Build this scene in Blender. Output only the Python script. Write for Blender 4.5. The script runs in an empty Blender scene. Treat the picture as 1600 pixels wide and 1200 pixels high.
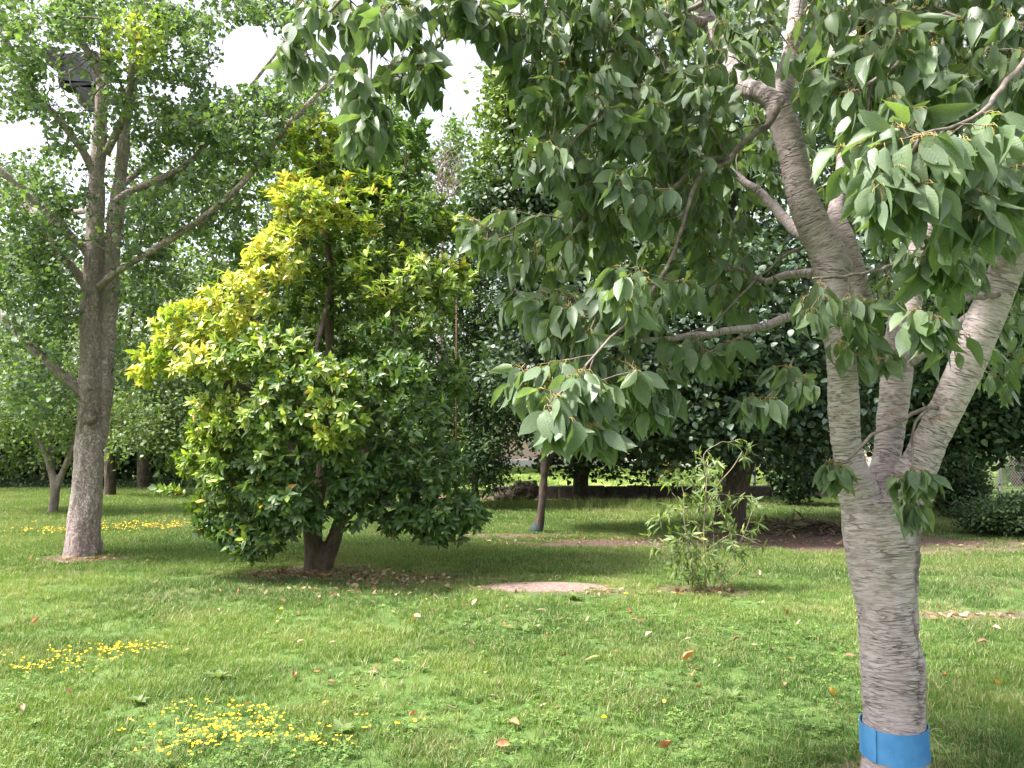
import bpy, math, random
import numpy as np
from mathutils import Vector, Matrix

random.seed(7)
RNG = np.random.default_rng(11)
SC = bpy.context.scene
COL = SC.collection

# ------------------------------------------------------------------ camera
F_PX = 1202.0                      # focal length in pixels of a 1600 px wide picture
CAM_H = 1.6
PITCH = math.atan(92.0 / F_PX)
cam_data = bpy.data.cameras.new('camera')
cam = bpy.data.objects.new('camera', cam_data)
COL.objects.link(cam)
cam.location = (0, 0, CAM_H)
cam.rotation_euler = (math.pi / 2 + PITCH, 0, 0)
cam_data.sensor_width = 36.0
cam_data.lens = 36.0 * F_PX / 1600.0
cam_data.clip_start = 0.05
cam_data.clip_end = 1500
SC.camera = cam

# ------------------------------------------------------------------ sky and sun (soft, high, from the left and slightly behind)
SUN_DIR = Vector((-0.50, -0.12, 0.86)).normalized()
elev = math.asin(SUN_DIR.z)
world = bpy.data.worlds.new('World')
SC.world = world
world.use_nodes = True
wn, wl = world.node_tree.nodes, world.node_tree.links
wn.clear()
sky = wn.new('ShaderNodeTexSky')
sky.sky_type = 'NISHITA'
sky.sun_disc = False
sky.sun_elevation = elev
sky.sun_rotation = math.atan2(SUN_DIR.x, SUN_DIR.y)
sky.air_density = 1.0
sky.dust_density = 4.0
sky.ozone_density = 1.0
hs = wn.new('ShaderNodeHueSaturation')          # thin white overcast veil
hs.inputs['Saturation'].default_value = 0.34
hs.inputs['Value'].default_value = 1.0
bg = wn.new('ShaderNodeBackground')
bg.inputs['Strength'].default_value = 0.15
wo = wn.new('ShaderNodeOutputWorld')
wl.new(sky.outputs[0], hs.inputs['Color'])
wl.new(hs.outputs[0], bg.inputs['Color'])
wl.new(bg.outputs[0], wo.inputs['Surface'])

sd = bpy.data.lights.new('sun', 'SUN')
sd.energy = 4.6
sd.angle = math.radians(8)
sd.color = (1.0, 0.96, 0.90)
sun = bpy.data.objects.new('sun', sd)
COL.objects.link(sun)
sun.rotation_euler = (-SUN_DIR).to_track_quat('-Z', 'Y').to_euler()
sun.location = (-10, -5, 20)

SC.view_settings.view_transform = 'Standard'
SC.view_settings.look = 'None'
SC.view_settings.exposure = 1.62
SC.view_settings.gamma = 1.0
SC.view_settings.use_curve_mapping = False
SC.render.engine = 'CYCLES'

# ------------------------------------------------------------------ helpers: picture geometry
CP, SP = math.cos(PITCH), math.sin(PITCH)


def at(x, y, Y):
    """point seen at pixel (x, y) of the 1600x1200 photograph at the world distance Y"""
    cx, cz = (x - 800) / F_PX, (600 - y) / F_PX
    dy = CP - SP * cz
    dz = SP + CP * cz
    t = Y / dy
    return np.array([cx * t, Y, CAM_H + dz * t])


def ground(x, y):
    cx, cz = (x - 800) / F_PX, (600 - y) / F_PX
    dy = CP - SP * cz
    dz = SP + CP * cz
    t = -CAM_H / dz
    return np.array([cx * t, dy * t, 0.0])


def project(P):
    P = np.asarray(P, float)
    d = P - np.array([0, 0, CAM_H])
    depth = d[..., 1] * CP + d[..., 2] * SP
    up = -d[..., 1] * SP + d[..., 2] * CP
    dd = np.maximum(depth, 1e-3)
    return 800 + F_PX * d[..., 0] / dd, 600 - F_PX * up / dd, depth


def unit(v):
    v = np.asarray(v, float)
    return v / np.maximum(np.linalg.norm(v, axis=-1, keepdims=True), 1e-9)


def _hash(ix, iy, iz):
    h = (ix.astype(np.int64) * 374761393 + iy.astype(np.int64) * 668265263 + iz.astype(np.int64) * 2147483647) & 0xffffffff
    h = ((h ^ (h >> 13)) * 1274126177) & 0xffffffff
    h = h ^ (h >> 16)
    return (h & 0xffff) / 65535.0


def vnoise(P):
    P = np.asarray(P, float)
    i = np.floor(P)
    f = P - i
    f = f * f * (3 - 2 * f)
    i = i.astype(np.int64)
    r = 0
    for a in (0, 1):
        for b in (0, 1):
            for c in (0, 1):
                w = (f[..., 0] if a else 1 - f[..., 0]) * (f[..., 1] if b else 1 - f[..., 1]) * (f[..., 2] if c else 1 - f[..., 2])
                r = r + w * _hash(i[..., 0] + a, i[..., 1] + b, i[..., 2] + c)
    return r


def fbm(P, o=3):
    r, a, s = 0, 0.5, 0
    P = np.asarray(P, float)
    for k in range(o):
        r = r + a * vnoise(P * 2 ** k + 17.3 * k)
        s += a
        a *= 0.5
    return r / s


def n2(x, y, s, off=0.0, o=2):
    return fbm(np.stack([np.asarray(x) * s, np.asarray(y) * s, np.full(np.shape(x), off)], -1), o)


# ------------------------------------------------------------------ helpers: meshes and objects
def make_mesh(name, verts, faces, attrs=None, uv=None, smooth=True, quads=None):
    """faces: int array (n,k) or list of lists"""
    me = bpy.data.meshes.new(name)
    verts = np.asarray(verts, np.float32)
    if isinstance(faces, np.ndarray):
        n, k = faces.shape
        flat = faces.ravel().astype(np.int32)
        start = np.arange(n, dtype=np.int32) * k
    else:
        ln = np.array([len(f) for f in faces], np.int32)
        flat = np.concatenate([np.asarray(f, np.int32) for f in faces]).astype(np.int32)
        start = np.concatenate([[0], np.cumsum(ln)[:-1]]).astype(np.int32)
        n = len(faces)
    me.vertices.add(len(verts))
    me.vertices.foreach_set('co', verts.ravel())
    me.loops.add(len(flat))
    me.loops.foreach_set('vertex_index', flat)
    me.polygons.add(n)
    me.polygons.foreach_set('loop_start', start)
    me.polygons.foreach_set('use_smooth', np.full(n, smooth))
    if uv is not None:
        l = me.uv_layers.new(name='UVMap')
        l.data.foreach_set('uv', np.asarray(uv, np.float32)[flat].ravel())
    for k_, v in (attrs or {}).items():
        v = np.asarray(v, np.float32)
        if v.ndim == 2:
            a = me.attributes.new(k_, 'FLOAT_VECTOR', 'POINT')
            a.data.foreach_set('vector', v.ravel())
        else:
            a = me.attributes.new(k_, 'FLOAT', 'POINT')
            a.data.foreach_set('value', v)
    me.update(calc_edges=True)
    me.validate()
    return me


def link(name, me, mat, parent=None, loc=None):
    if mat is not None and len(me.materials) == 0:
        me.materials.append(mat)
    o = bpy.data.objects.new(name, me)
    COL.objects.link(o)
    if parent is not None:
        o.parent = parent
        o.location = -np.array(parent.location) if loc is None else loc
    elif loc is not None:
        o.location = loc
    return o


def tag(o, label=None, cat=None, group=None, kind=None):
    if label: o['label'] = label
    if cat: o['category'] = cat
    if group: o['group'] = group
    if kind: o['kind'] = kind
    return o


def thing(name, label, cat, loc, group=None):
    o = bpy.data.objects.new(name, None)
    o.empty_display_size = 0.2
    COL.objects.link(o)
    o.location = loc
    return tag(o, label, cat, group)


class Batch:
    def __init__(self):
        self.v, self.f, self.a, self.n = [], [], {}, 0

    def add(self, v, f, **attrs):
        v = np.asarray(v, float)
        self.v.append(v)
        self.f.extend([[i + self.n for i in q] for q in f])
        for k, x in attrs.items():
            self.a.setdefault(k, []).append(np.asarray(x, float))
        self.n += len(v)

    def mesh(self, name, smooth=True):
        return make_mesh(name, np.concatenate(self.v), self.f, {k: np.concatenate(x) for k, x in self.a.items()}, smooth=smooth)


def tube_geo(pts, rad, k=8, cap=True, wob=0.0, s0=0.0):
    pts = np.asarray(pts, float)
    rad = np.asarray(rad, float)
    m = len(pts)
    t = np.gradient(pts, axis=0)
    t = unit(t)
    avg = unit(pts[-1] - pts[0] + 1e-6)
    ref = np.array([1., 0, 0]) if abs(avg[0]) < 0.7 else np.array([0, 1., 0])
    a = unit(np.cross(t, ref))
    b = np.cross(t, a)
    th = np.arange(k) / k * 2 * np.pi
    c, s = np.cos(th), np.sin(th)
    ring = a[:, None, :] * c[None, :, None] + b[:, None, :] * s[None, :, None]
    seg = np.concatenate([[0], np.cumsum(np.linalg.norm(np.diff(pts, axis=0), axis=1))]) + s0
    R = np.repeat(rad[:, None], k, 1)
    bco = np.stack([c[None] * R, s[None] * R, np.repeat(seg[:, None], k, 1)], -1)
    if wob:
        R = R * (1 + wob * (fbm(bco * np.array([8, 8, 5.]) + pts[0].sum(), 2) - 0.5) * 2)
    v = (pts[:, None, :] + ring * R[:, :, None]).reshape(-1, 3)
    i = np.arange(m - 1)[:, None] * k
    j = np.arange(k)[None]
    j2 = (j + 1) % k
    f = np.stack([i + j, i + j2, i + k + j2, i + k + j], -1).reshape(-1, 4).tolist()
    if cap:
        f.append(list(range(k))[::-1])
        f.append([(m - 1) * k + q for q in range(k)])
    return v, f, bco.reshape(-1, 3)


def catmull(pts, step):
    pts = np.asarray(pts, float)
    if len(pts) < 3:
        n = max(2, int(np.linalg.norm(pts[-1, :3] - pts[0, :3]) / step) + 1)
        w = np.linspace(0, 1, n)[:, None]
        return pts[0] * (1 - w) + pts[-1] * w
    P = np.vstack([2 * pts[0] - pts[1], pts, 2 * pts[-1] - pts[-2]])
    out = []
    for i in range(1, len(P) - 2):
        p0, p1, p2, p3 = P[i - 1], P[i], P[i + 1], P[i + 2]
        n = max(1, int(round(np.linalg.norm((p2 - p1)[:3]) / step)))
        for u in np.arange(n) / n:
            out.append(0.5 * ((2 * p1) + (-p0 + p2) * u + (2 * p0 - 5 * p1 + 4 * p2 - p3) * u * u + (-p0 + 3 * p1 - 3 * p2 + p3) * u ** 3))
    out.append(P[-2])
    out = np.array(out)
    if out.shape[1] > 3:
        out[:, 3] = np.maximum(out[:, 3], 0.0015)
    return out


def px_path(rows, step=0.08):
    """rows of (x, y, Y, width in pixels) -> dense array of x, y, z, radius in metres"""
    r = []
    for x, y, Y, w in rows:
        p = at(x, y, Y)
        r.append([*p, w * 0.5 * project(p)[2] / F_PX])
    return catmull(r, step)


# ------------------------------------------------------------------ skeletons that twigs grow on
class Skel:
    def __init__(self, cap=60000):
        self.p = np.zeros((cap, 3)); self.d = np.zeros((cap, 3)); self.par = np.full(cap, -1, int)
        self.fixed = np.zeros(cap); self.n = 0; self.paths = []; self.tips = []

    def add(self, p, d, par, fixed=0.0):
        i = self.n
        self.p[i], self.d[i], self.par[i], self.fixed[i] = p, d, par, fixed
        self.n += 1
        return i

    def main(self, path):
        t = unit(np.gradient(path[:, :3], axis=0))
        last = -1
        for i in range(len(path)):
            last = self.add(path[i, :3], t[i], last, path[i, 3])

    def grow(self, A, step=0.1, droop=0.0, jit=0.02, back=0.7, gap=None):
        A = np.asarray(A, float)
        if len(A) == 0: return
        base = self.p[:self.n].copy()
        dm = np.array([np.min(np.sum((base - a) ** 2, 1)) for a in A])
        for k in np.argsort(dm):
            a = A[k]
            n = self.n
            v = a - self.p[:n]
            ds = np.linalg.norm(v, axis=1)
            cs = np.sum(v * self.d[:n], 1) / np.maximum(ds, 1e-6)
            cost = ds * (1 + back * (1 - cs))
            q = int(np.argmin(cost))
            L = ds[q]
            if L < 0.02: continue
            m = max(2, int(L / step))
            to = v[q] / L
            t0 = unit(self.d[q] * 0.6 + to) * L
            t1 = unit(to + np.array([0, 0, -droop])) * L
            idx = [q]
            last = q
            prev = self.p[q].copy()
            for j in range(1, m + 1):
                u = j / m
                h00, h10, h01, h11 = 2*u**3-3*u**2+1, u**3-2*u**2+u, -2*u**3+3*u**2, u**3-u**2
                pt = h00 * self.p[q] + h10 * t0 + h01 * a + h11 * t1
                if j < m: pt = pt + RNG.normal(0, jit, 3) * min(1, L)
                last = self.add(pt, unit(pt - prev), last)
                prev = pt
                idx.append(last)
                if self.n >= len(self.p) - 50: return
            self.paths.append(idx)
            self.tips.append(last)

    def twig_mesh(self, name, r0=0.0018, e=2.5, rmin=0.0, sides=4):
        n = self.n
        acc = np.zeros(n)
        r = np.zeros(n)
        for i in range(n - 1, -1, -1):
            r[i] = max(r0, acc[i] ** (1 / e)) if self.fixed[i] == 0 else self.fixed[i]
            q = self.par[i]
            if q >= 0: acc[q] += r[i] ** e if self.fixed[i] == 0 else 0
        b = Batch()
        for idx in self.paths:
            rr = r[idx].copy()
            rr[0] = min(rr[0], rr[1] * 1.15)
            if rr.max() < rmin: continue
            v, f, bco = tube_geo(self.p[idx], rr, sides if rr.max() < 0.012 else sides + 3, cap=False)
            b.add(v, f, bco=bco)
        self.r = r
        return b.mesh(name) if b.n else None


def solid_stems(name, paths, voxel, disp=None, smooth=4, sides=20):
    """fuse overlapping stems into one continuous surface, then add the relief of the bark along each stem"""
    b = Batch()
    for p in paths:
        v, f, _ = tube_geo(p[:, :3], p[:, 3], sides, cap=True)
        b.add(v, f)
    me = b.mesh(name)
    o = bpy.data.objects.new('fuse', me)
    COL.objects.link(o)
    md = o.modifiers.new('r', 'REMESH')
    md.mode = 'VOXEL'; md.voxel_size = voxel
    ms = o.modifiers.new('s', 'SMOOTH')
    ms.iterations = smooth; ms.factor = 0.5
    dg = bpy.context.evaluated_depsgraph_get()
    out = bpy.data.meshes.new_from_object(o.evaluated_get(dg))
    bpy.data.objects.remove(o)
    bpy.data.meshes.remove(me)
    nv = len(out.vertices)
    V = np.zeros(nv * 3, np.float32); out.vertices.foreach_get('co', V); V = V.reshape(-1, 3).astype(float)
    N = np.zeros(nv * 3, np.float32); out.vertices.foreach_get('normal', N); N = N.reshape(-1, 3).astype(float)
    W = np.zeros(nv); B = np.zeros((nv, 3))
    s_off = 0
    for p in paths:
        t = unit(np.gradient(p[:, :3], axis=0))
        seg = np.concatenate([[0], np.cumsum(np.linalg.norm(np.diff(p[:, :3], axis=0), axis=1))])
        best = np.full(nv, 1e9); bi = np.zeros(nv, int)
        for i in range(len(p)):
            d = np.sum((V - p[i, :3]) ** 2, 1)
            m = d < best
            best[m] = d[m]; bi[m] = i
        rel = V - p[bi, :3]
        al = np.sum(rel * t[bi], 1)
        perp = rel - al[:, None] * t[bi]
        dist = np.abs(np.sqrt(best) - p[bi, 3])
        tt = t[bi]
        ax = unit(np.cross(tt, np.array([0, 1., 0.01])))
        ay = np.cross(tt, ax)
        co = np.stack([np.sum(perp * ax, 1), np.sum(perp * ay, 1), seg[bi] + al + p[0, 2]], -1)
        w = np.exp(-dist / 0.012) + 1e-9
        W += w; B += co * w[:, None]
    B /= W[:, None]
    if disp is not None:
        V = V + N * disp(B, V)[:, None]
        out.vertices.foreach_set('co', V.astype(np.float32).ravel())
    a = out.attributes.new('bco', 'FLOAT_VECTOR', 'POINT')
    a.data.foreach_set('vector', B.astype(np.float32).ravel())
    out.polygons.foreach_set('use_smooth', np.full(len(out.polygons), True))
    out.update()
    out.name = name
    return out


# ------------------------------------------------------------------ leaves
def leaf_template(kind):
    """x across (unit length scale), y along, z out of the blade; returns verts, faces"""
    if kind == 'cherry':
        u = np.array([0, .1, .3, .52, .74, .9, 1.0]); w = np.array([0, .12, .215, .235, .165, .06, 0])
        fold, bend, wav = .35, .22, .02
    elif kind == 'orange':
        u = np.array([0, .25, .55, .82, 1.0]); w = np.array([0, .17, .22, .13, 0])
        fold, bend, wav = .3, .18, 0
    elif kind == 'willow':
        u = np.array([0, .2, .5, .8, 1.0]); w = np.array([0, .1, .13, .07, 0])
        fold, bend, wav = .2, .35, 0
    elif kind == 'linden':
        u = np.array([0, .12, .42, .75, 1.0]); w = np.array([.03, .32, .44, .26, 0])
        fold, bend, wav = .15, .15, 0
    elif kind == 'small':
        u = np.array([0, .4, 1.0]); w = np.array([0, .3, 0])
        fold, bend, wav = .15, .1, 0
    elif kind == 'ginkgo':
        a = np.radians([-58, -30, -4, 4, 30, 58])
        r = np.array([.72, 1.0, .98, .9, 1.02, .72])
        v = [[0, 0, 0]] + [[math.sin(q) * k * .72, math.cos(q) * k, .08 * math.sin(i * 2.1)] for i, (q, k) in enumerate(zip(a, r))]
        v = np.array(v); v[3, 1] *= 0.95; v[4, 1] *= .8
        return v, [[0, 2, 1], [0, 3, 2], [0, 5, 4], [0, 6, 5], [0, 4, 3]]
    m = len(u)
    z = -bend * u ** 2
    mid = np.stack([np.zeros(m), u, z], -1)
    wz = wav * np.sin(np.arange(m) * 2.4)
    lf = np.stack([-w, u - 0.02, z + w * fold + wz], -1)
    rt = np.stack([w, u - 0.02, z + w * fold - wz], -1)
    v = [mid[0]]; f = []
    pm, pl, pr = 0, 0, 0
    for i in range(1, m - 1):
        b = len(v)
        v += [mid[i], lf[i], rt[i]]
        if i == 1:
            f += [[0, b, b + 1], [0, b + 2, b]]
        else:
            f += [[pm, b, b + 1, pl], [pr, b + 2, b, pm]]
        pm, pl, pr = b, b + 1, b + 2
    b = len(v); v.append(mid[-1])
    f += [[pm, b, pl], [pr, b, pm]]
    return np.array(v), f


TEMPL = {k: leaf_template(k) for k in ('cherry', 'orange', 'willow', 'linden', 'small', 'ginkgo')}


class Leaves:
    """collects single leaves: base, direction, normal, length, hue draw, yellowness"""
    def __init__(self, kind):
        self.kind = kind; self.P, self.D, self.N, self.L, self.y = [], [], [], [], []

    def add(self, P, D, N, L, y):
        self.P.append(P); self.D.append(D); self.N.append(N); self.L.append(L); self.y.append(y)

    def cat(self):
        P = np.concatenate(self.P); D = unit(np.concatenate(self.D)); N = np.concatenate(self.N)
        L = np.concatenate(self.L); y = np.concatenate(self.y)
        N = unit(N - np.sum(N * D, 1)[:, None] * D)
        return P, D, N, L, y

    def build(self, name, mat, parent, keep=None, n_parts=0, part='leaf', cull=None):
        P, D, N, L, Y = self.cat()
        if cull is not None:
            m = ~cull(P + D * L[:, None] * 0.5)
            P, D, N, L, Y = P[m], D[m], N[m], L[m], Y[m]
        n = len(P)
        S = np.cross(D, N)
        tv, tf = TEMPL[self.kind]
        rnd = RNG.random(n)
        curl = RNG.normal(1.0, 0.8, n)
        wid = RNG.uniform(0.75, 1.15, n)
        single = np.zeros(n, bool)
        if n_parts:
            C = P + D * (L * 0.5)[:, None]
            X, Z, dep = project(C)
            ok = (X > 5) & (X < 1595) & (Z > 5) & (Z < 1195) & (dep > 0.5)
            # which leaves can be seen: nearest owner of each small cell of the picture
            own = np.full((172, 230), 1e9)
            vis = np.zeros(n)
            samples = []
            for uu, vv in ((.2, 0), (.5, 0), (.8, 0), (.5, .15), (.5, -.15)):
                q = P + D * (L * uu)[:, None] + S * (L * vv)[:, None]
                x, z, d = project(q)
                xi = np.clip((x / 7).astype(int), 0, 229); zi = np.clip((z / 7).astype(int), 0, 171)
                samples.append((xi, zi, d))
                np.minimum.at(own, (zi[ok], xi[ok]), d[ok])
            for xi, zi, d in samples:
                vis += (d <= own[zi, xi] + 0.03)
            view = unit(C - np.array([0, 0, CAM_H]))
            face = np.abs(np.sum(view * N, 1))
            score = L / np.maximum(dep, .3) * (0.3 + face) * (vis >= 3) * ok
            top = np.argsort(-score)[:n_parts]
            top = top[score[top] > 0]
            single[top] = True
            # a few shared meshes, every leaf its own object
            vars_ = []
            for k in range(24):
                v = tv.copy(); rk_ = np.random.default_rng(k); cu = rk_.normal(1, .8)
                v[:, 2] = v[:, 2] * cu + rk_.normal(0, .5) * v[:, 0] * v[:, 1]
                v[:, 0] += rk_.normal(0, .12) * v[:, 1] ** 2
                a = {'rnd': np.full(len(v), (k + .5) / 24), 'yel': np.full(len(v), 0.0)}
                vars_.append((v, a))
            cache = {}
            for i in top:
                yb = int(np.clip(Y[i], 0, .999) * 6)
                k = int(rnd[i] * 24)
                key = (k, yb)
                if key not in cache:
                    v, a = vars_[k]
                    a = dict(a); a['yel'] = np.full(len(v), (yb + .4) / 6)
                    cache[key] = make_mesh(part, v, tf, a, uv=np.stack([tv[:, 0] * 1.0 + .5, tv[:, 1]], -1))
                    cache[key].materials.append(mat)
                o = bpy.data.objects.new(part, cache[key])
                COL.objects.link(o)
                o.parent = parent
                M = Matrix(((S[i][0] * L[i] * wid[i], D[i][0] * L[i], N[i][0] * L[i], P[i][0] - parent.location[0]),
                            (S[i][1] * L[i] * wid[i], D[i][1] * L[i], N[i][1] * L[i], P[i][1] - parent.location[1]),
                            (S[i][2] * L[i] * wid[i], D[i][2] * L[i], N[i][2] * L[i], P[i][2] - parent.location[2]),
                            (0, 0, 0, 1)))
                o.matrix_local = M
        r = ~single
        P, D, N, L, Y, S, rnd, curl, wid = P[r], D[r], N[r], L[r], Y[r], S[r], rnd[r], curl[r], wid[r]
        n = len(P); k = len(tv)
        V = (P[:, None] + S[:, None] * (tv[None, :, 0] * L[:, None] * wid[:, None])[..., None]
             + D[:, None] * (tv[None, :, 1] * L[:, None])[..., None]
             + N[:, None] * (tv[None, :, 2] * L[:, None] * curl[:, None])[..., None]).reshape(-1, 3)
        off = np.arange(n) * k
        tri = [f for f in tf if len(f) == 3]; qd = [f for f in tf if len(f) == 4]
        parts = []
        flat = []; tot = []
        for grp, kk in ((tri, 3), (qd, 4)):
            if grp:
                g = (off[:, None, None] + np.array(grp)[None]).reshape(-1, kk)
                flat.append(g.ravel()); tot.append(np.full(len(g), kk))
        flat = np.concatenate(flat).astype(np.int32); tot = np.concatenate(tot)
        start = np.concatenate([[0], np.cumsum(tot)[:-1]]).astype(np.int32)
        me = bpy.data.meshes.new(name)
        me.vertices.add(len(V)); me.vertices.foreach_set('co', V.astype(np.float32).ravel())
        me.loops.add(len(flat)); me.loops.foreach_set('vertex_index', flat)
        me.polygons.add(len(start)); me.polygons.foreach_set('loop_start', start)
        me.polygons.foreach_set('use_smooth', np.full(len(start), True))
        uvv = np.tile(np.stack([tv[:, 0] + .5, tv[:, 1]], -1), (n, 1)).astype(np.float32)
        l = me.uv_layers.new(name='UVMap'); l.data.foreach_set('uv', uvv[flat].ravel())
        for nm, arr in (('rnd', rnd), ('yel', Y)):
            a = me.attributes.new(nm, 'FLOAT', 'POINT')
            a.data.foreach_set('value', np.repeat(arr, k).astype(np.float32))
        me.update(calc_edges=True)
        o = link(name, me, mat, parent)
        tag(o, kind='stuff')
        return o


def in_holes(holes):
    def f(C):
        X, Z, d = project(C)
        m = np.zeros(len(C), bool)
        for (cx, cy, rx, ry) in holes:
            q = ((X - cx) / rx) ** 2 + ((Z - cy) / ry) ** 2
            m |= q < 0.15 + 1.4 * fbm(np.stack([X / 22, Z / 22, d * .6], -1), 2)
        return m
    return f


def ell_points(cx, cy, rx, ry, Y, rY, n, shell=0.35):
    """n points in an ellipsoid given in picture pixels at the distance Y (rY metres deep), biased to its skin"""
    v = unit(RNG.normal(size=(n, 3)))
    r = RNG.uniform(shell ** 3, 1, n) ** (1 / 3.)
    v = v * r[:, None]
    return np.array([at(cx + a * rx, cy + b * ry, max(0.9, Y + c * rY)) for a, b, c in v])


# ------------------------------------------------------------------ materials
def mat_new(name):
    m = bpy.data.materials.new(name)
    m.use_nodes = True
    nt = m.node_tree
    nt.nodes.clear()
    return m, nt.nodes, nt.links


def ramp(N, stops, interp='LINEAR'):
    r = N.new('ShaderNodeValToRGB')
    r.color_ramp.interpolation = interp
    while len(r.color_ramp.elements) > 1: r.color_ramp.elements.remove(r.color_ramp.elements[0])
    r.color_ramp.elements[0].position = stops[0][0]
    r.color_ramp.elements[0].color = (*stops[0][1], 1)
    for p, c in stops[1:]:
        e = r.color_ramp.elements.new(p); e.color = (*c, 1)
    return r


def mix(N, L, a, b, fac, mode='MIX'):
    m = N.new('ShaderNodeMix'); m.data_type = 'RGBA'; m.blend_type = mode
    for s, v in ((m.inputs['Factor'], fac), (m.inputs['A'], a), (m.inputs['B'], b)):
        if isinstance(v, (int, float)): s.default_value = v
        elif isinstance(v, tuple): s.default_value = (*v, 1)
        else: L.new(v, s)
    return m.outputs['Result']


def mth(N, L, op, a, b=None, c=None):
    m = N.new('ShaderNodeMath'); m.operation = op
    for s, v in zip(m.inputs, (a, b, c)):
        if v is None: continue
        if isinstance(v, (int, float)): s.default_value = v
        else: L.new(v, s)
    return m.outputs[0]


def leaf_mat(name, greens, yellow=None, rough=0.45, trans=0.35, trans_col=None, vein=0.0, back=(1.15, 1.12, 1.2), spec=0.4):
    m, N, L = mat_new(name)
    ar = N.new('ShaderNodeAttribute'); ar.attribute_name = 'rnd'
    rc = ramp(N, [(i / max(1, len(greens) - 1), g) for i, g in enumerate(greens)])
    L.new(ar.outputs['Fac'], rc.inputs[0])
    col = rc.outputs[0]
    if yellow:
        ay = N.new('ShaderNodeAttribute'); ay.attribute_name = 'yel'
        ry = ramp(N, yellow)
        L.new(ay.outputs['Fac'], ry.inputs[0])
        f = mth(N, L, 'MULTIPLY', ay.outputs['Fac'], 1.6)
        cl = N.new('ShaderNodeClamp'); L.new(f, cl.inputs[0])
        col = mix(N, L, col, ry.outputs[0], cl.outputs[0])
    uv = N.new('ShaderNodeUVMap'); uv.uv_map = 'UVMap'
    sp = N.new('ShaderNodeSeparateXYZ'); L.new(uv.outputs[0], sp.inputs[0])
    bump_src = None
    if vein:
        ax = mth(N, L, 'ABSOLUTE', mth(N, L, 'SUBTRACT', sp.outputs[0], 0.5))
        mid = mth(N, L, 'LESS_THAN', ax, 0.009)
        w = mth(N, L, 'SINE', mth(N, L, 'MULTIPLY', mth(N, L, 'SUBTRACT', sp.outputs[1], mth(N, L, 'MULTIPLY', ax, 0.9)), 62.0))
        side = mth(N, L, 'GREATER_THAN', w, 0.93)
        vv = mth(N, L, 'MAXIMUM', mid, mth(N, L, 'MULTIPLY', side, 0.35))
        col = mix(N, L, col, (0.26, 0.34, 0.13), mth(N, L, 'MULTIPLY', vv, vein))
        bump_src = mth(N, L, 'ADD', mth(N, L, 'MULTIPLY', w, 0.5), mth(N, L, 'MULTIPLY', mid, -1.0))
    geo = N.new('ShaderNodeNewGeometry')
    bk = N.new('ShaderNodeMix'); bk.data_type = 'RGBA'; bk.blend_type = 'MULTIPLY'
    L.new(col, bk.inputs['A']); bk.inputs['B'].default_value = (*back, 1); L.new(geo.outputs['Backfacing'], bk.inputs['Factor'])
    nz = N.new('ShaderNodeTexNoise'); nz.inputs['Scale'].default_value = 30
    co = N.new('ShaderNodeTexCoord'); L.new(co.outputs['Object'], nz.inputs['Vector'])
    vr = ramp(N, [(.3, (.8, .8, .8)), (.7, (1.15, 1.15, 1.15))]); L.new(nz.outputs[0], vr.inputs[0])
    colf = mix(N, L, bk.outputs['Result'], vr.outputs[0], 1.0, 'MULTIPLY')
    p = N.new('ShaderNodeBsdfPrincipled')
    L.new(colf, p.inputs['Base Color'])
    p.inputs['Roughness'].default_value = rough
    p.inputs['Specular IOR Level'].default_value = spec
    if bump_src is not None:
        b = N.new('ShaderNodeBump'); b.inputs['Strength'].default_value = 0.12; b.inputs['Distance'].default_value = 0.0015
        L.new(bump_src, b.inputs['Height']); L.new(b.outputs[0], p.inputs['Normal'])
    t = N.new('ShaderNodeBsdfTranslucent')
    tc = mix(N, L, colf, trans_col or (1.35, 1.5, .55), 1.0, 'MULTIPLY')
    L.new(tc, t.inputs['Color'])
    ms = N.new('ShaderNodeMixShader'); ms.inputs[0].default_value = trans
    L.new(p.outputs[0], ms.inputs[1]); L.new(t.outputs[0], ms.inputs[2])
    o = N.new('ShaderNodeOutputMaterial'); L.new(ms.outputs[0], o.inputs['Surface'])
    return m


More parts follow.
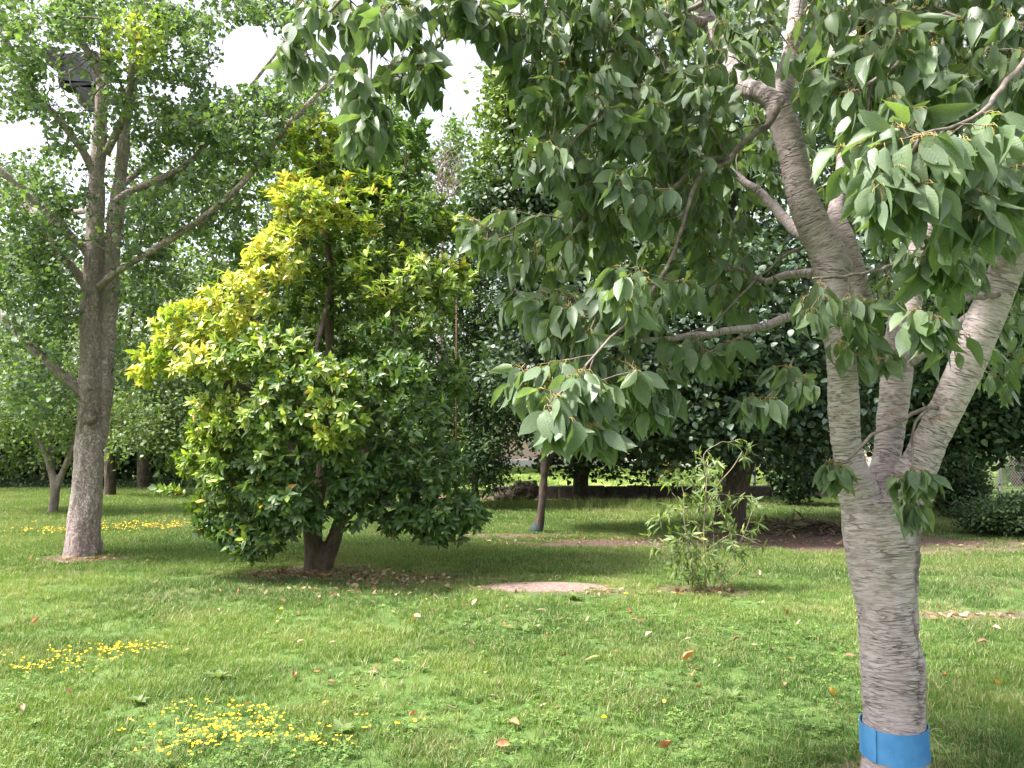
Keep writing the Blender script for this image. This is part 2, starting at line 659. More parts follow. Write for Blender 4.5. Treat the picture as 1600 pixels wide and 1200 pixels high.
def bark_mat(name, c1, c2, c3, stretch, scale, bump=0.5, dist=0.01, band=None, rough=.85, crack=None, crackamt=1.0):
    m, N, L = mat_new(name)
    a = N.new('ShaderNodeAttribute'); a.attribute_name = 'bco'
    mp = N.new('ShaderNodeMapping'); L.new(a.outputs['Vector'], mp.inputs['Vector'])
    mp.inputs['Scale'].default_value = stretch
    n1 = N.new('ShaderNodeTexNoise'); n1.inputs['Scale'].default_value = scale; n1.inputs['Detail'].default_value = 6; n1.inputs['Roughness'].default_value = .65
    L.new(mp.outputs[0], n1.inputs['Vector'])
    n2_ = N.new('ShaderNodeTexNoise'); n2_.inputs['Scale'].default_value = scale * .22; n2_.inputs['Detail'].default_value = 3
    L.new(a.outputs['Vector'], n2_.inputs['Vector'])
    r1 = ramp(N, [(.36, c2), (.5, c1), (.68, c3)]); L.new(n1.outputs[0], r1.inputs[0])
    col = r1.outputs[0]
    h = n1.outputs[0]
    if crack:
        vo = N.new('ShaderNodeTexVoronoi'); vo.feature = 'DISTANCE_TO_EDGE'; vo.inputs['Scale'].default_value = crack[0]
        mp2 = N.new('ShaderNodeMapping'); mp2.inputs['Scale'].default_value = crack[1]
        av = N.new('ShaderNodeVectorMath'); av.operation = 'ADD'
        sc = N.new('ShaderNodeVectorMath'); sc.operation = 'SCALE'; sc.inputs['Scale'].default_value = crack[2]
        nn = N.new('ShaderNodeTexNoise'); nn.inputs['Scale'].default_value = 18; L.new(a.outputs['Vector'], nn.inputs['Vector'])
        L.new(nn.outputs['Color'], sc.inputs[0]); L.new(a.outputs['Vector'], av.inputs[0]); L.new(sc.outputs[0], av.inputs[1])
        L.new(av.outputs[0], mp2.inputs['Vector']); L.new(mp2.outputs[0], vo.inputs['Vector'])
        rk = ramp(N, [(0.0, (0, 0, 0)), (.12, (1, 1, 1))]); L.new(vo.outputs['Distance'], rk.inputs[0])
        col = mix(N, L, tuple(x * .7 for x in c2), col, mth(N, L, 'ADD', mth(N, L, 'MULTIPLY', rk.outputs[0], crackamt), 1 - crackamt))
        h = mth(N, L, 'ADD', mth(N, L, 'MULTIPLY', n1.outputs[0], .6), mth(N, L, 'MULTIPLY', rk.outputs[0], .5))
    if band:
        # short lens shaped pores and fissures running round the stem
        mp3 = N.new('ShaderNodeMapping'); mp3.inputs['Scale'].default_value = (22, 22, 150); L.new(a.outputs['Vector'], mp3.inputs['Vector'])
        n3 = N.new('ShaderNodeTexNoise'); n3.inputs['Scale'].default_value = 1.0; n3.inputs['Detail'].default_value = 3; n3.inputs['Distortion'].default_value = .6
        L.new(mp3.outputs[0], n3.inputs['Vector'])
        r3 = ramp(N, [(.555, (0, 0, 0)), (.62, (1, 1, 1))]); L.new(n3.outputs[0], r3.inputs[0])
        n6 = N.new('ShaderNodeTexNoise'); n6.inputs['Scale'].default_value = 5; L.new(a.outputs['Vector'], n6.inputs['Vector'])
        r6 = ramp(N, [(.38, (.12, .12, .12)), (.62, (.85, .85, .85))]); L.new(n6.outputs[0], r6.inputs[0])
        pore = mth(N, L, 'MULTIPLY', r3.outputs[0], r6.outputs[0])
        col = mix(N, L, col, band[0], pore)
        r4 = ramp(N, [(.48, (0, 0, 0)), (.58, (1, 1, 1))]); L.new(n2_.outputs[0], r4.inputs[0])
        n5 = N.new('ShaderNodeTexNoise'); n5.inputs['Scale'].default_value = 22; L.new(a.outputs['Vector'], n5.inputs['Vector'])
        r5 = ramp(N, [(.58, (0, 0, 0)), (.66, (1, 1, 1))]); L.new(n5.outputs[0], r5.inputs[0])
        col = mix(N, L, col, band[1], mth(N, L, 'MULTIPLY', mth(N, L, 'MULTIPLY', r4.outputs[0], r5.outputs[0]), .9))
        # branching wrinkles that open and close round the stem
        mp4 = N.new('ShaderNodeMapping'); mp4.inputs['Scale'].default_value = (7, 7, 46); L.new(a.outputs['Vector'], mp4.inputs['Vector'])
        n7 = N.new('ShaderNodeTexNoise'); n7.inputs['Scale'].default_value = 1.0; n7.inputs['Detail'].default_value = 2.5; n7.inputs['Distortion'].default_value = .5
        L.new(mp4.outputs[0], n7.inputs['Vector'])
        dv = mth(N, L, 'ABSOLUTE', mth(N, L, 'SUBTRACT', n7.outputs[0], .5))
        r7 = ramp(N, [(.0, (1, 1, 1)), (.022, (.5, .5, .5)), (.05, (0, 0, 0))]); L.new(dv, r7.inputs[0])
        n8 = N.new('ShaderNodeTexNoise'); n8.inputs['Scale'].default_value = 7; n8.inputs['Detail'].default_value = 2; L.new(a.outputs['Vector'], n8.inputs['Vector'])
        r8 = ramp(N, [(.44, (.03, .03, .03)), (.62, (1, 1, 1))]); L.new(n8.outputs[0], r8.inputs[0])
        groove = mth(N, L, 'MULTIPLY', r7.outputs[0], r8.outputs[0])
        col = mix(N, L, col, (.10, .075, .07), mth(N, L, 'MULTIPLY', groove, .6))
        r9 = ramp(N, [(.05, (0, 0, 0)), (.085, (1, 1, 1)), (.12, (0, 0, 0))]); L.new(dv, r9.inputs[0])
        col = mix(N, L, col, (.62, .575, .58), mth(N, L, 'MULTIPLY', r9.outputs[0], .45))
        h = mth(N, L, 'SUBTRACT', h, mth(N, L, 'MULTIPLY', groove, 1.6))
        h = mth(N, L, 'SUBTRACT', h, mth(N, L, 'MULTIPLY', pore, .8))
        sa = N.new('ShaderNodeAttribute'); sa.attribute_name = 'scar'
        col = mix(N, L, col, (.13, .105, .10), mth(N, L, 'MULTIPLY', sa.outputs['Fac'], .75))
    rv = ramp(N, [(.34, (.68, .64, .62)), (.62, (1.12, 1.10, 1.10))]); L.new(n2_.outputs[0], rv.inputs[0])
    col = mix(N, L, col, rv.outputs[0], 1.0, 'MULTIPLY')
    p = N.new('ShaderNodeBsdfPrincipled'); L.new(col, p.inputs['Base Color']); p.inputs['Roughness'].default_value = rough
    p.inputs['Specular IOR Level'].default_value = .25
    b = N.new('ShaderNodeBump'); b.inputs['Strength'].default_value = bump; b.inputs['Distance'].default_value = dist
    L.new(h, b.inputs['Height']); L.new(b.outputs[0], p.inputs['Normal'])
    o = N.new('ShaderNodeOutputMaterial'); L.new(p.outputs[0], o.inputs['Surface'])
    return m


def plain_mat(name, c1, c2, scale=8, rough=.7, bump=.2, metallic=0, spec=.4, detail=4):
    m, N, L = mat_new(name)
    co = N.new('ShaderNodeTexCoord')
    n = N.new('ShaderNodeTexNoise'); n.inputs['Scale'].default_value = scale; n.inputs['Detail'].default_value = detail
    L.new(co.outputs['Object'], n.inputs['Vector'])
    r = ramp(N, [(.35, c1), (.65, c2)]); L.new(n.outputs[0], r.inputs[0])
    p = N.new('ShaderNodeBsdfPrincipled'); L.new(r.outputs[0], p.inputs['Base Color'])
    p.inputs['Roughness'].default_value = rough; p.inputs['Metallic'].default_value = metallic
    p.inputs['Specular IOR Level'].default_value = spec
    b = N.new('ShaderNodeBump'); b.inputs['Strength'].default_value = bump; b.inputs['Distance'].default_value = .01
    L.new(n.outputs[0], b.inputs['Height']); L.new(b.outputs[0], p.inputs['Normal'])
    o = N.new('ShaderNodeOutputMaterial'); L.new(p.outputs[0], o.inputs['Surface'])
    return m


YEL = [(0.0, (.10, .17, .03)), (.25, (.21, .31, .045)), (.55, (.36, .43, .07)), (.85, (.52, .52, .12)), (.93, (.53, .48, .13)), (1.0, (.62, .38, .10))]
M_CHERRY = leaf_mat('cherry_leaf', [(.09, .135, .075), (.12, .17, .095), (.145, .195, .12), (.15, .215, .10), (.105, .155, .09), (.19, .25, .12)],
                    [(0, (.08, .14, .04)), (.6, (.2, .28, .06)), (1, (.55, .4, .07))], rough=.44, trans=.36, vein=.25, spec=.5)
M_ORANGE = leaf_mat('citrus_leaf', [(.04, .085, .03), (.06, .115, .04), (.08, .15, .05), (.05, .10, .035)], YEL, rough=.38, trans=.3, vein=.5, spec=.5)
M_GINKGO = leaf_mat('ginkgo_leaf', [(.08, .13, .07), (.105, .16, .085), (.09, .145, .075), (.145, .20, .095)], YEL, rough=.5, trans=.4)
M_LINDEN = leaf_mat('linden_leaf', [(.034, .064, .036), (.046, .08, .046), (.064, .10, .066), (.04, .072, .04)], YEL, rough=.48, trans=.15, spec=.45, back=(1.2, 1.15, 1.25))
M_DARK = leaf_mat('dark_leaf', [(.026, .052, .022), (.036, .068, .028), (.05, .088, .035)], YEL, rough=.62, trans=.14, spec=.25)
M_APPLE = leaf_mat('fruit_tree_leaf', [(.08, .125, .05), (.12, .17, .065), (.16, .22, .08)], YEL, rough=.5, trans=.35)
M_FAR = leaf_mat('far_leaf', [(.065, .105, .045), (.09, .14, .055), (.12, .175, .065)], YEL, rough=.6, trans=.35)
M_SAP = leaf_mat('peach_leaf', [(.075, .115, .045), (.11, .15, .06), (.145, .185, .08)], YEL, rough=.5, trans=.35, vein=.3)
M_TWIG = bark_mat('twig_bark', (.20, .165, .145), (.13, .105, .09), (.29, .25, .22), (1, 1, 1), 30, bump=.2, dist=.003)
M_CBARK = bark_mat('cherry_bark', (.46, .385, .39), (.36, .30, .30), (.54, .475, .48), (7, 7, 38), 2.2, bump=.8, dist=.006,
                   band=((.12, .085, .072), (.40, .17, .09)), rough=.62)
M_GBARK = bark_mat('ginkgo_bark', (.60, .49, .465), (.42, .34, .32), (.64, .56, .53), (9, 9, 3.0), 3.2, bump=1.0, dist=.03, crack=(14, (1.7, 1.7, .55), .22), crackamt=.45)
M_OBARK = bark_mat('citrus_bark', (.13, .10, .075), (.07, .055, .04), (.19, .15, .115), (6, 6, 2), 3, bump=.6, dist=.02)
M_DBARK = bark_mat('dark_bark', (.085, .065, .05), (.045, .035, .028), (.13, .10, .08), (6, 6, 2), 3, bump=.8, dist=.03)

# ------------------------------------------------------------------ ground
def blob(x, y, cx, cy, rx, ry, warp=0.45, s=1.6, soft=.55):
    q = ((x - cx) / rx) ** 2 + ((y - cy) / ry) ** 2
    q = np.sqrt(q) + (n2(x, y, s, 3.3, 3) - .5) * warp * 2
    return np.clip((1.2 - q) / soft, 0, 1)


def G(x, y): return ground(x, y)[:2]


MOUND = (*G(852, 921), .92, .33)
DIRT = [  # world ellipses of bare earth: centre, radii, strength
    (*G(852, 921), .95, .40, 1.0),
    (*G(495, 893), .95, .55, .80), (*G(640, 905), 1.2, .45, .55),
    (*G(130, 875), .75, .42, .9), (*G(55, 893), .8, .35, .5),
    (*G(1100, 922), .6, .33, .8), (*G(1000, 850), 2.6, .6, 1.0), (*G(800, 838), 1.5, .4, .85),
    (*G(1290, 845), 3.2, 1.3, 1.0), (*G(1490, 858), 2.6, .5, .85), (*G(1640, 850), 2.6, .6, .8),
    (*G(1560, 962), 1.2, .2, .75), (*G(1000, 800), 2.0, .45, .45), (*G(870, 778), 6.0, 1.6, .95), (*G(1450, 790), 5, 1.6, .6),
    (*G(100, 749), 14, 1.2, .8), (*G(940, 812), 1.0, .4, .3), (*G(330, 925), 1.2, .5, .25), (*G(1400, 1225), .32, .28, .8),
]


def dirt_at(x, y):
    r = np.zeros(np.shape(x))
    for cx, cy, rx, ry, s in DIRT:
        r = np.maximum(r, s * blob(x, y, cx, cy, rx, ry))
    return r


def height(x, y):
    h = (n2(x, y, .35, 1.0, 2) - .5) * .06 + (n2(x, y, 2.0, 5.0, 2) - .5) * .02
    cx, cy, rx, ry = MOUND
    q = ((x - cx) / (rx * 1.1)) ** 2 + ((y - cy) / (ry * 1.5)) ** 2
    return h + .05 * np.exp(-q * 1.2)


def axis(lo, hi, a, b, st):
    mid = np.arange(a, b + st / 2, st)
    up = []; s = st; v = b
    while v < hi: s *= 1.25; v += s; up.append(v)
    dn = []; s = st; v = a
    while v > lo: s *= 1.25; v -= s; dn.append(v)
    return np.array(dn[::-1] + list(mid) + up)


gx = axis(-600, 600, -13, 13, .1)
gy = axis(-300, 900, 1.0, 26, .1)
XX, YY = np.meshgrid(gx, gy)
near = (np.abs(XX) < 40) & (YY < 60) & (YY > -30)
ZZ = np.where(near, height(XX, YY), 0)
gv = np.stack([XX, YY, ZZ], -1).reshape(-1, 3)
nx, ny = len(gx), len(gy)
ii = (np.arange(ny - 1)[:, None] * nx + np.arange(nx - 1)[None]).ravel()
gf = np.stack([ii, ii + 1, ii + nx + 1, ii + nx], -1)
gd = dirt_at(XX, YY).ravel()


def ground_mat():
    m, N, L = mat_new('lawn_soil')
    co = N.new('ShaderNodeTexCoord')
    n1 = N.new('ShaderNodeTexNoise'); n1.inputs['Scale'].default_value = 3; n1.inputs['Detail'].default_value = 8; L.new(co.outputs['Object'], n1.inputs['Vector'])
    n3 = N.new('ShaderNodeTexNoise'); n3.inputs['Scale'].default_value = 60; n3.inputs['Detail'].default_value = 4; L.new(co.outputs['Object'], n3.inputs['Vector'])
    g = ramp(N, [(.3, (.05, .085, .025)), (.55, (.08, .13, .035)), (.75, (.13, .16, .06))]); L.new(n1.outputs[0], g.inputs[0])
    d = ramp(N, [(.3, (.07, .046, .036)), (.5, (.13, .088, .07)), (.7, (.21, .15, .12))]); L.new(n3.outputs[0], d.inputs[0])
    a = N.new('ShaderNodeAttribute'); a.attribute_name = 'dirt'
    col = mix(N, L, g.outputs[0], d.outputs[0], a.outputs['Fac'])
    p = N.new('ShaderNodeBsdfPrincipled'); L.new(col, p.inputs['Base Color']); p.inputs['Roughness'].default_value = .95
    p.inputs['Specular IOR Level'].default_value = .1
    b = N.new('ShaderNodeBump'); b.inputs['Strength'].default_value = .7; b.inputs['Distance'].default_value = .02
    L.new(n3.outputs[0], b.inputs['Height']); L.new(b.outputs[0], p.inputs['Normal'])
    o = N.new('ShaderNodeOutputMaterial'); L.new(p.outputs[0], o.inputs['Surface'])
    return m


lawn = link('lawn', make_mesh('lawn', gv, gf, {'dirt': gd}), ground_mat())
tag(lawn, kind='structure')

# pale compacted earth disc that lies on the lawn
cx, cy, rx, ry = MOUND[0], MOUND[1], MOUND[2] * .85, MOUND[3] * .85
rr = np.linspace(0, 1, 9); aa = np.arange(48) / 48 * 2 * np.pi
mv = [[cx, cy, 0]]
for r in rr[1:]:
    for a in aa:
        k = 1 + (.22 * (n2(np.cos(a) * 1.3, np.sin(a) * 1.3, 1.5, 8.0) - .5) + .16 * (n2(np.cos(a) * 1.3, np.sin(a) * 1.3, 6, 3.0) - .5)) * 2
        mv.append([cx + math.cos(a) * r * rx * k, cy + math.sin(a) * r * ry * k, 0])
mv = np.array(mv)
mr = np.concatenate([[0], np.repeat(rr[1:], 48)])
mv[:, 2] = height(mv[:, 0], mv[:, 1]) + .018 * (1 - mr ** 3) + .006 * (n2(mv[:, 0], mv[:, 1], 9, 2.) - .5) - .012 * (mr > .99) + .004
mf = [[0, 1 + j, 1 + (j + 1) % 48] for j in range(48)]
for i in range(7):
    for j in range(48):
        mf.append([1 + i * 48 + j, 1 + (i + 1) * 48 + j, 1 + (i + 1) * 48 + (j + 1) % 48, 1 + i * 48 + (j + 1) % 48])
M_SAND = plain_mat('bare_earth', (.15, .105, .09), (.24, .175, .15), scale=25, rough=.95, bump=.5, spec=.1)
earth = link('earth_patch', make_mesh('earth_patch', mv, mf), M_SAND)
tag(earth, kind='structure')

# ------------------------------------------------------------------ grass (geometry nodes on precomputed points)
def blade_tuft(name, n, rad, hmin, hmax, wid, seed, mat, lean=.5, seg=2):
    r = np.random.default_rng(seed)
    V, Fc, A = [], [], []
    for i in range(n):
        a = r.uniform(0, 2 * np.pi); d = rad * math.sqrt(r.random())
        b = np.array([math.cos(a) * d, math.sin(a) * d, -.004])
        h = r.uniform(hmin, hmax); th = r.uniform(0, 2 * np.pi); ln = abs(r.normal(0, lean)) * h
        dr = np.array([math.cos(th), math.sin(th), 0]); sd = np.array([-math.sin(th), math.cos(th), 0]) if r.random() < .6 else dr
        w = wid * r.uniform(.6, 1.3)
        n0 = len(V)
        rn = r.random()
        for k in range(seg):
            u = k / seg
            c = b + np.array([0, 0, h * u * (1 - .2 * u * lean)]) + dr * ln * u * u
            ww = w * (1 - .55 * u)
            V += [c - sd * ww, c + sd * ww]; A += [rn, rn]
        V.append(b + np.array([0, 0, h * (1 - .25 * lean)]) + dr * ln); A.append(rn)
        for k in range(seg - 1):
            Fc.append([n0 + 2 * k, n0 + 2 * k + 1, n0 + 2 * k + 3, n0 + 2 * k + 2])
        Fc.append([n0 + 2 * seg - 2, n0 + 2 * seg - 1, n0 + 2 * seg])
    me = make_mesh(name, np.array(V), Fc, {'rnd': A, 'yel': np.zeros(len(V))}, smooth=False)
    me.materials.append(mat)
    return bpy.data.objects.new(name, me)


def broad_tuft(name, n, size, seed, mat, kind='clover'):
    r = np.random.default_rng(seed)
    V, Fc, A = [], [], []
    for i in range(n):
        if kind == 'clover':
            c = np.array([*(r.normal(0, size * 1.6, 2)), r.uniform(.012, .035)])
            rn = r.random(); t0 = r.uniform(0, 6.3)
            tilt = r.normal(0, .25, 2)
            for k in range(3):
                a = t0 + k * 2.094; s = size * r.uniform(.8, 1.15)
                e = np.array([math.cos(a), math.sin(a), tilt[0] * math.cos(a) + tilt[1] * math.sin(a)])
                f = np.array([-math.sin(a), math.cos(a), 0])
                n0 = len(V)
                V += [c, c + e * s * .6 + f * s * .42, c + e * s, c + e * s * .6 - f * s * .42]; A += [rn] * 4
                Fc.append([n0, n0 + 1, n0 + 2, n0 + 3])
        else:
            a = i / n * 6.28 + r.normal(0, .3); s = size * r.uniform(.6, 1.2)
            up = r.uniform(.25, .9)
            e = np.array([math.cos(a), math.sin(a), up]); e /= np.linalg.norm(e)
            f = np.array([-math.sin(a), math.cos(a), 0])
            rn = r.random(); n0 = len(V)
            pts = [(0, .04), (.35, .1), (.7, .2), (1, 0)]
            for u, w in pts[:-1]:
                c = e * s * u + np.array([0, 0, -s * .35 * u * u])
                V += [c - f * w * s, c + np.array([0, 0, -.08 * w * s]), c + f * w * s]
            V.append(e * s + np.array([0, 0, -s * .35]))
            A += [rn] * 10
            for k in range(2):
                q = n0 + 3 * k
                Fc += [[q, q + 1, q + 4, q + 3], [q + 1, q + 2, q + 5, q + 4]]
            Fc += [[n0 + 6, n0 + 7, n0 + 9], [n0 + 7, n0 + 8, n0 + 9]]
    me = make_mesh(name, np.array(V), Fc, {'rnd': A, 'yel': np.zeros(len(V))}, smooth=False)
    me.materials.append(mat)
    return bpy.data.objects.new(name, me)


def grass_mat(name, cols, dry=(.40, .35, .20), trans=.35, dryamt=.12):
    m, N, L = mat_new(name)
    a = N.new('ShaderNodeAttribute'); a.attribute_name = 'rnd'
    t = N.new('ShaderNodeAttribute'); t.attribute_name = 'tint'; t.attribute_type = 'INSTANCER'
    r = ramp(N, [(0, cols[0]), (.4, cols[1]), (.8, cols[2]), (1, cols[2])]); L.new(t.outputs['Fac'], r.inputs[0])
    # single blades a little lighter or darker; some straw coloured
    rb = ramp(N, [(0, (.5, .58, .5)), (.5, (.95, .97, .95)), (1, (1.45, 1.38, 1.2))]); L.new(a.outputs['Fac'], rb.inputs[0])
    col = mix(N, L, r.outputs[0], rb.outputs[0], 1.0, 'MULTIPLY')
    dr = N.new('ShaderNodeAttribute'); dr.attribute_name = 'dry'; dr.attribute_type = 'INSTANCER'
    th = mth(N, L, 'LESS_THAN', a.outputs['Fac'], mth(N, L, 'ADD', dr.outputs['Fac'], dryamt))
    col = mix(N, L, col, dry, mth(N, L, 'MULTIPLY', th, .75))
    d = N.new('ShaderNodeBsdfPrincipled'); L.new(col, d.inputs['Base Color']); d.inputs['Roughness'].default_value = .5
    d.inputs['Specular IOR Level'].default_value = .3
    tr = N.new('ShaderNodeBsdfTranslucent'); L.new(mix(N, L, col, (1.2, 1.3, .6), 1.0, 'MULTIPLY'), tr.inputs['Color'])
    ms = N.new('ShaderNodeMixShader'); ms.inputs[0].default_value = trans
    L.new(d.outputs[0], ms.inputs[1]); L.new(tr.outputs[0], ms.inputs[2])
    o = N.new('ShaderNodeOutputMaterial'); L.new(ms.outputs[0], o.inputs['Surface'])
    return m


M_GRASS = grass_mat('grass_blade', [(.075, .145, .038), (.12, .20, .05), (.185, .26, .07)], dryamt=.14)
M_CLOV = grass_mat('clover_leaf', [(.08, .155, .045), (.125, .215, .06), (.20, .29, .085)], dryamt=0.0)
M_PETAL = plain_mat('yellow_petal', (.78, .50, .015), (.85, .62, .02), scale=20, rough=.6, bump=0)


def flower_tuft(name, seed):
    """loose spray of small yellow pea flowers standing just over the turf"""
    r = np.random.default_rng(seed)
    V, Fc = [], []
    for i in range(3):
        c = np.array([*(r.normal(0, .02, 2)), r.uniform(.045, .075)])
        for k in range(5):
            a = r.uniform(0, 6.3)
            e = np.array([math.cos(a), math.sin(a), r.uniform(.1, .8)]) * .0085
            f = np.array([-math.sin(a), math.cos(a), .3]) * .0055
            n0 = len(V)
            V += [c, c + e * .6 + f, c + e * 1.2, c + e * .6 - f + np.array([0, 0, .003])]
            Fc.append([n0, n0 + 1, n0 + 2, n0 + 3])
    me = make_mesh(name, np.array(V), Fc, {'rnd': np.zeros(len(V))}, smooth=False)
    me.materials.append(M_PETAL)
    return bpy.data.objects.new(name, me)


def scatter(name, templates, P, scale, tint, dry, label=None, cat=None):
    """one object whose points carry an instance each (turf: nobody could count it)"""
    src = bpy.data.collections.new(name + '_pieces')
    for t in templates: src.objects.link(t)
    n = len(P)
    me = bpy.data.meshes.new(name)
    me.vertices.add(n); me.vertices.foreach_set('co', P.astype(np.float32).ravel())
    for k, v in (('scl', scale), ('tint', tint), ('dry', dry), ('rz', RNG.uniform(0, 6.283, n)), ('tx', RNG.normal(0, .1, n))):
        a = me.attributes.new(k, 'FLOAT', 'POINT'); a.data.foreach_set('value', np.asarray(v, np.float32))
    me.update()
    o = bpy.data.objects.new(name, me); COL.objects.link(o)
    ng = bpy.data.node_groups.new(name + '_nodes', 'GeometryNodeTree')
    ng.interface.new_socket('Geometry', in_out='INPUT', socket_type='NodeSocketGeometry')
    ng.interface.new_socket('Geometry', in_out='OUTPUT', socket_type='NodeSocketGeometry')
    N, L = ng.nodes, ng.links
    gi, go = N.new('NodeGroupInput'), N.new('NodeGroupOutput')
    mp = N.new('GeometryNodeMeshToPoints')
    ip = N.new('GeometryNodeInstanceOnPoints')
    ci = N.new('GeometryNodeCollectionInfo'); ci.inputs['Collection'].default_value = src
    ci.inputs['Separate Children'].default_value = True; ci.inputs['Reset Children'].default_value = True
    ip.inputs['Pick Instance'].default_value = True
    def attr(nm):
        q = N.new('GeometryNodeInputNamedAttribute'); q.data_type = 'FLOAT'; q.inputs['Name'].default_value = nm
        return [s for s in q.outputs if s.enabled and s.name == 'Attribute'][0]
    cx_ = N.new('ShaderNodeCombineXYZ'); L.new(attr('tx'), cx_.inputs[0]); L.new(attr('rz'), cx_.inputs[2])
    rv = N.new('FunctionNodeRandomValue'); rv.data_type = 'INT'
    rv.inputs[4].default_value = 0; rv.inputs[5].default_value = len(templates) - 1
    L.new(gi.outputs[0], mp.inputs['Mesh']); L.new(mp.outputs[0], ip.inputs['Points'])
    L.new(ci.outputs[0], ip.inputs['Instance']); L.new(cx_.outputs[0], ip.inputs['Rotation'])
    L.new(attr('scl'), ip.inputs['Scale']); L.new(rv.outputs[2], ip.inputs['Instance Index'])
    L.new(ip.outputs[0], go.inputs[0])
    md = o.modifiers.new('scatter', 'NODES'); md.node_group = ng
    tag(o, label, cat, kind='stuff')
    return o


def rand_area(x0, x1, y0, y1, dens):
    n = int((x1 - x0) * (y1 - y0) * dens)
    return RNG.uniform(x0, x1, n), RNG.uniform(y0, y1, n)


def wedge(x, y, marg=1.2):
    return np.abs(x) < .70 * y + marg


bands = [(1.9, 4.2, 1500, 1.0), (4.2, 6.5, 1050, 1.05), (6.5, 10, 560, 1.15)]
px_, py_, sc_ = [], [], []
for y0, y1, dn, s in bands:
    w = .70 * y1 + 1.2
    x, y = rand_area(-w, w, y0, y1, dn)
    m = wedge(x, y)
    px_.append(x[m]); py_.append(y[m]); sc_.append(np.full(m.sum(), s))
x, y, s = np.concatenate(px_), np.concatenate(py_), np.concatenate(sc_)
d = dirt_at(x, y)
patch = n2(x, y, 1.1, 9., 3)
keep = RNG.random(len(x)) > d * 1.05
keep &= RNG.random(len(x)) < np.clip((n2(x, y, 2.6, 19., 3) - .27) * 3.2, .25, 1)
x, y, s, d, patch = x[keep], y[keep], s[keep], d[keep], patch[keep]
tuft = n2(x, y, 4.0, 2., 2)
leftness = np.clip(.5 - x * .07, 0, 1)  # sunlit left, shaded right of the lawn, put into the blade tint
tint = np.clip((n2(x, y, .6, 4., 3) - .36) * 2.0 + (leftness - .5) * .8 + (n2(x, y, 3.5, 44., 2) - .5) * .7 + RNG.normal(0, .1, len(x)), 0, 1)
dry = np.clip((n2(x, y, 1.7, 14., 3) - .52) * 1.5 + d * .4, 0, .5)
near_t = [blade_tuft('grass_tuft', 13, .035, .022, .062, .0019, 40 + i, M_GRASS, lean=.6, seg=2 + i % 2) for i in range(10)]
scatter('grass', near_t, np.stack([x, y, height(x, y)], -1), s * (0.7 + .75 * tuft), tint, dry, 'short lawn grass filling the foreground and middle of the garden', 'grass')

px_, py_, sc_ = [], [], []
for y0, y1, dn, s in [(9.6, 16, 170, 1.0), (16, 27, 70, 1.4), (27, 60, 10, 2.6)]:
    w = .70 * y1 + 1.2
    x, y = rand_area(-w, w, y0, y1, dn)
    m = wedge(x, y)
    px_.append(x[m]); py_.append(y[m]); sc_.append(np.full(m.sum(), s))
x, y, s = np.concatenate(px_), np.concatenate(py_), np.concatenate(sc_)
d = dirt_at(x, y)
keep = RNG.random(len(x)) > d * 1.05
x, y, s, d = x[keep], y[keep], s[keep], d[keep]
tint = np.clip((n2(x, y, .4, 4., 3) - .3) * 1.2 + RNG.normal(0, .08, len(x)) + .12, 0, 1)
dry = np.clip((n2(x, y, .8, 14., 3) - .5) * .8 + d * .3, 0, .4)
far_t = [blade_tuft('grass_tuft', 46, .085, .025, .065, .0032, 80 + i, M_GRASS, lean=.5) for i in range(6)]
scatter('far_grass', far_t, np.stack([x, y, height(x, y)], -1), s * RNG.uniform(.75, 1.3, len(x)), tint, dry, 'lawn grass further back, running under the trees to the low wall', 'grass')

# clover and broad leaved weeds in the turf, thickest in the foreground
x, y = rand_area(-4.2, 4.6, 2.2, 7.2, 230)
k = n2(x, y, 1.0, 31., 3)
cb = blob(x, y, *G(980, 1120), 1.5, .75, .5) * .5
m = wedge(x, y) & (RNG.random(len(x)) < np.clip((k - .50) * 4, 0.02, 1) * .75 + cb) & (dirt_at(x, y) < .3)
x, y = x[m], y[m]
clov = [broad_tuft('clover_sprig', 9, .011, 120 + i, M_CLOV) for i in range(5)]
scatter('clover', clov, np.stack([x, y, height(x, y) + .006], -1), RNG.uniform(.8, 1.35, len(x)), np.clip(RNG.normal(.5, .25, len(x)), 0, 1), np.zeros(len(x)),
        'low clover leaves spreading through the foreground turf', 'clover')
x, y = rand_area(-4.8, 4.6, 2.3, 8.6, 60)
k = n2(x, y, .8, 51., 2)
m = wedge(x, y) & (RNG.random(len(x)) < np.clip((k - .42) * 3.5, 0.06, 1) * np.clip(1.0 - x * .16, .25, 1.3)) & (dirt_at(x, y) < .3)
x, y = x[m], y[m]
weed = [broad_tuft('weed_rosette', 5 + i % 4, .046, 160 + i, M_CLOV, 'rosette') for i in range(7)]
scatter('broadleaf_weeds', weed, np.stack([x, y, height(x, y) + .004], -1), RNG.uniform(.6, 1.35, len(x)), np.clip(RNG.normal(.6, .25, len(x)), 0, 1), np.zeros(len(x)),
        'light green dandelion-like leaf rosettes dotted through the foreground turf', 'weeds')

def flower_patch(blobs, n, label, sc=1.0):
    X, Y_ = [], []
    for (bx, by, rx, ry, k) in blobs:
        c = G(bx, by)
        X.append(c[0] + RNG.normal(0, rx * .5, int(n * k))); Y_.append(c[1] + RNG.normal(0, ry * .5, int(n * k)))
    X, Y_ = np.concatenate(X), np.concatenate(Y_)
    scatter('flower_patch', [flower_tuft('flower_sprig', 200 + i) for i in range(5)], np.stack([X, Y_, height(X, Y_)], -1), RNG.uniform(.7, 1.25, len(X)) * sc,
            np.zeros(len(X)), np.zeros(len(X)), label, 'flowers')

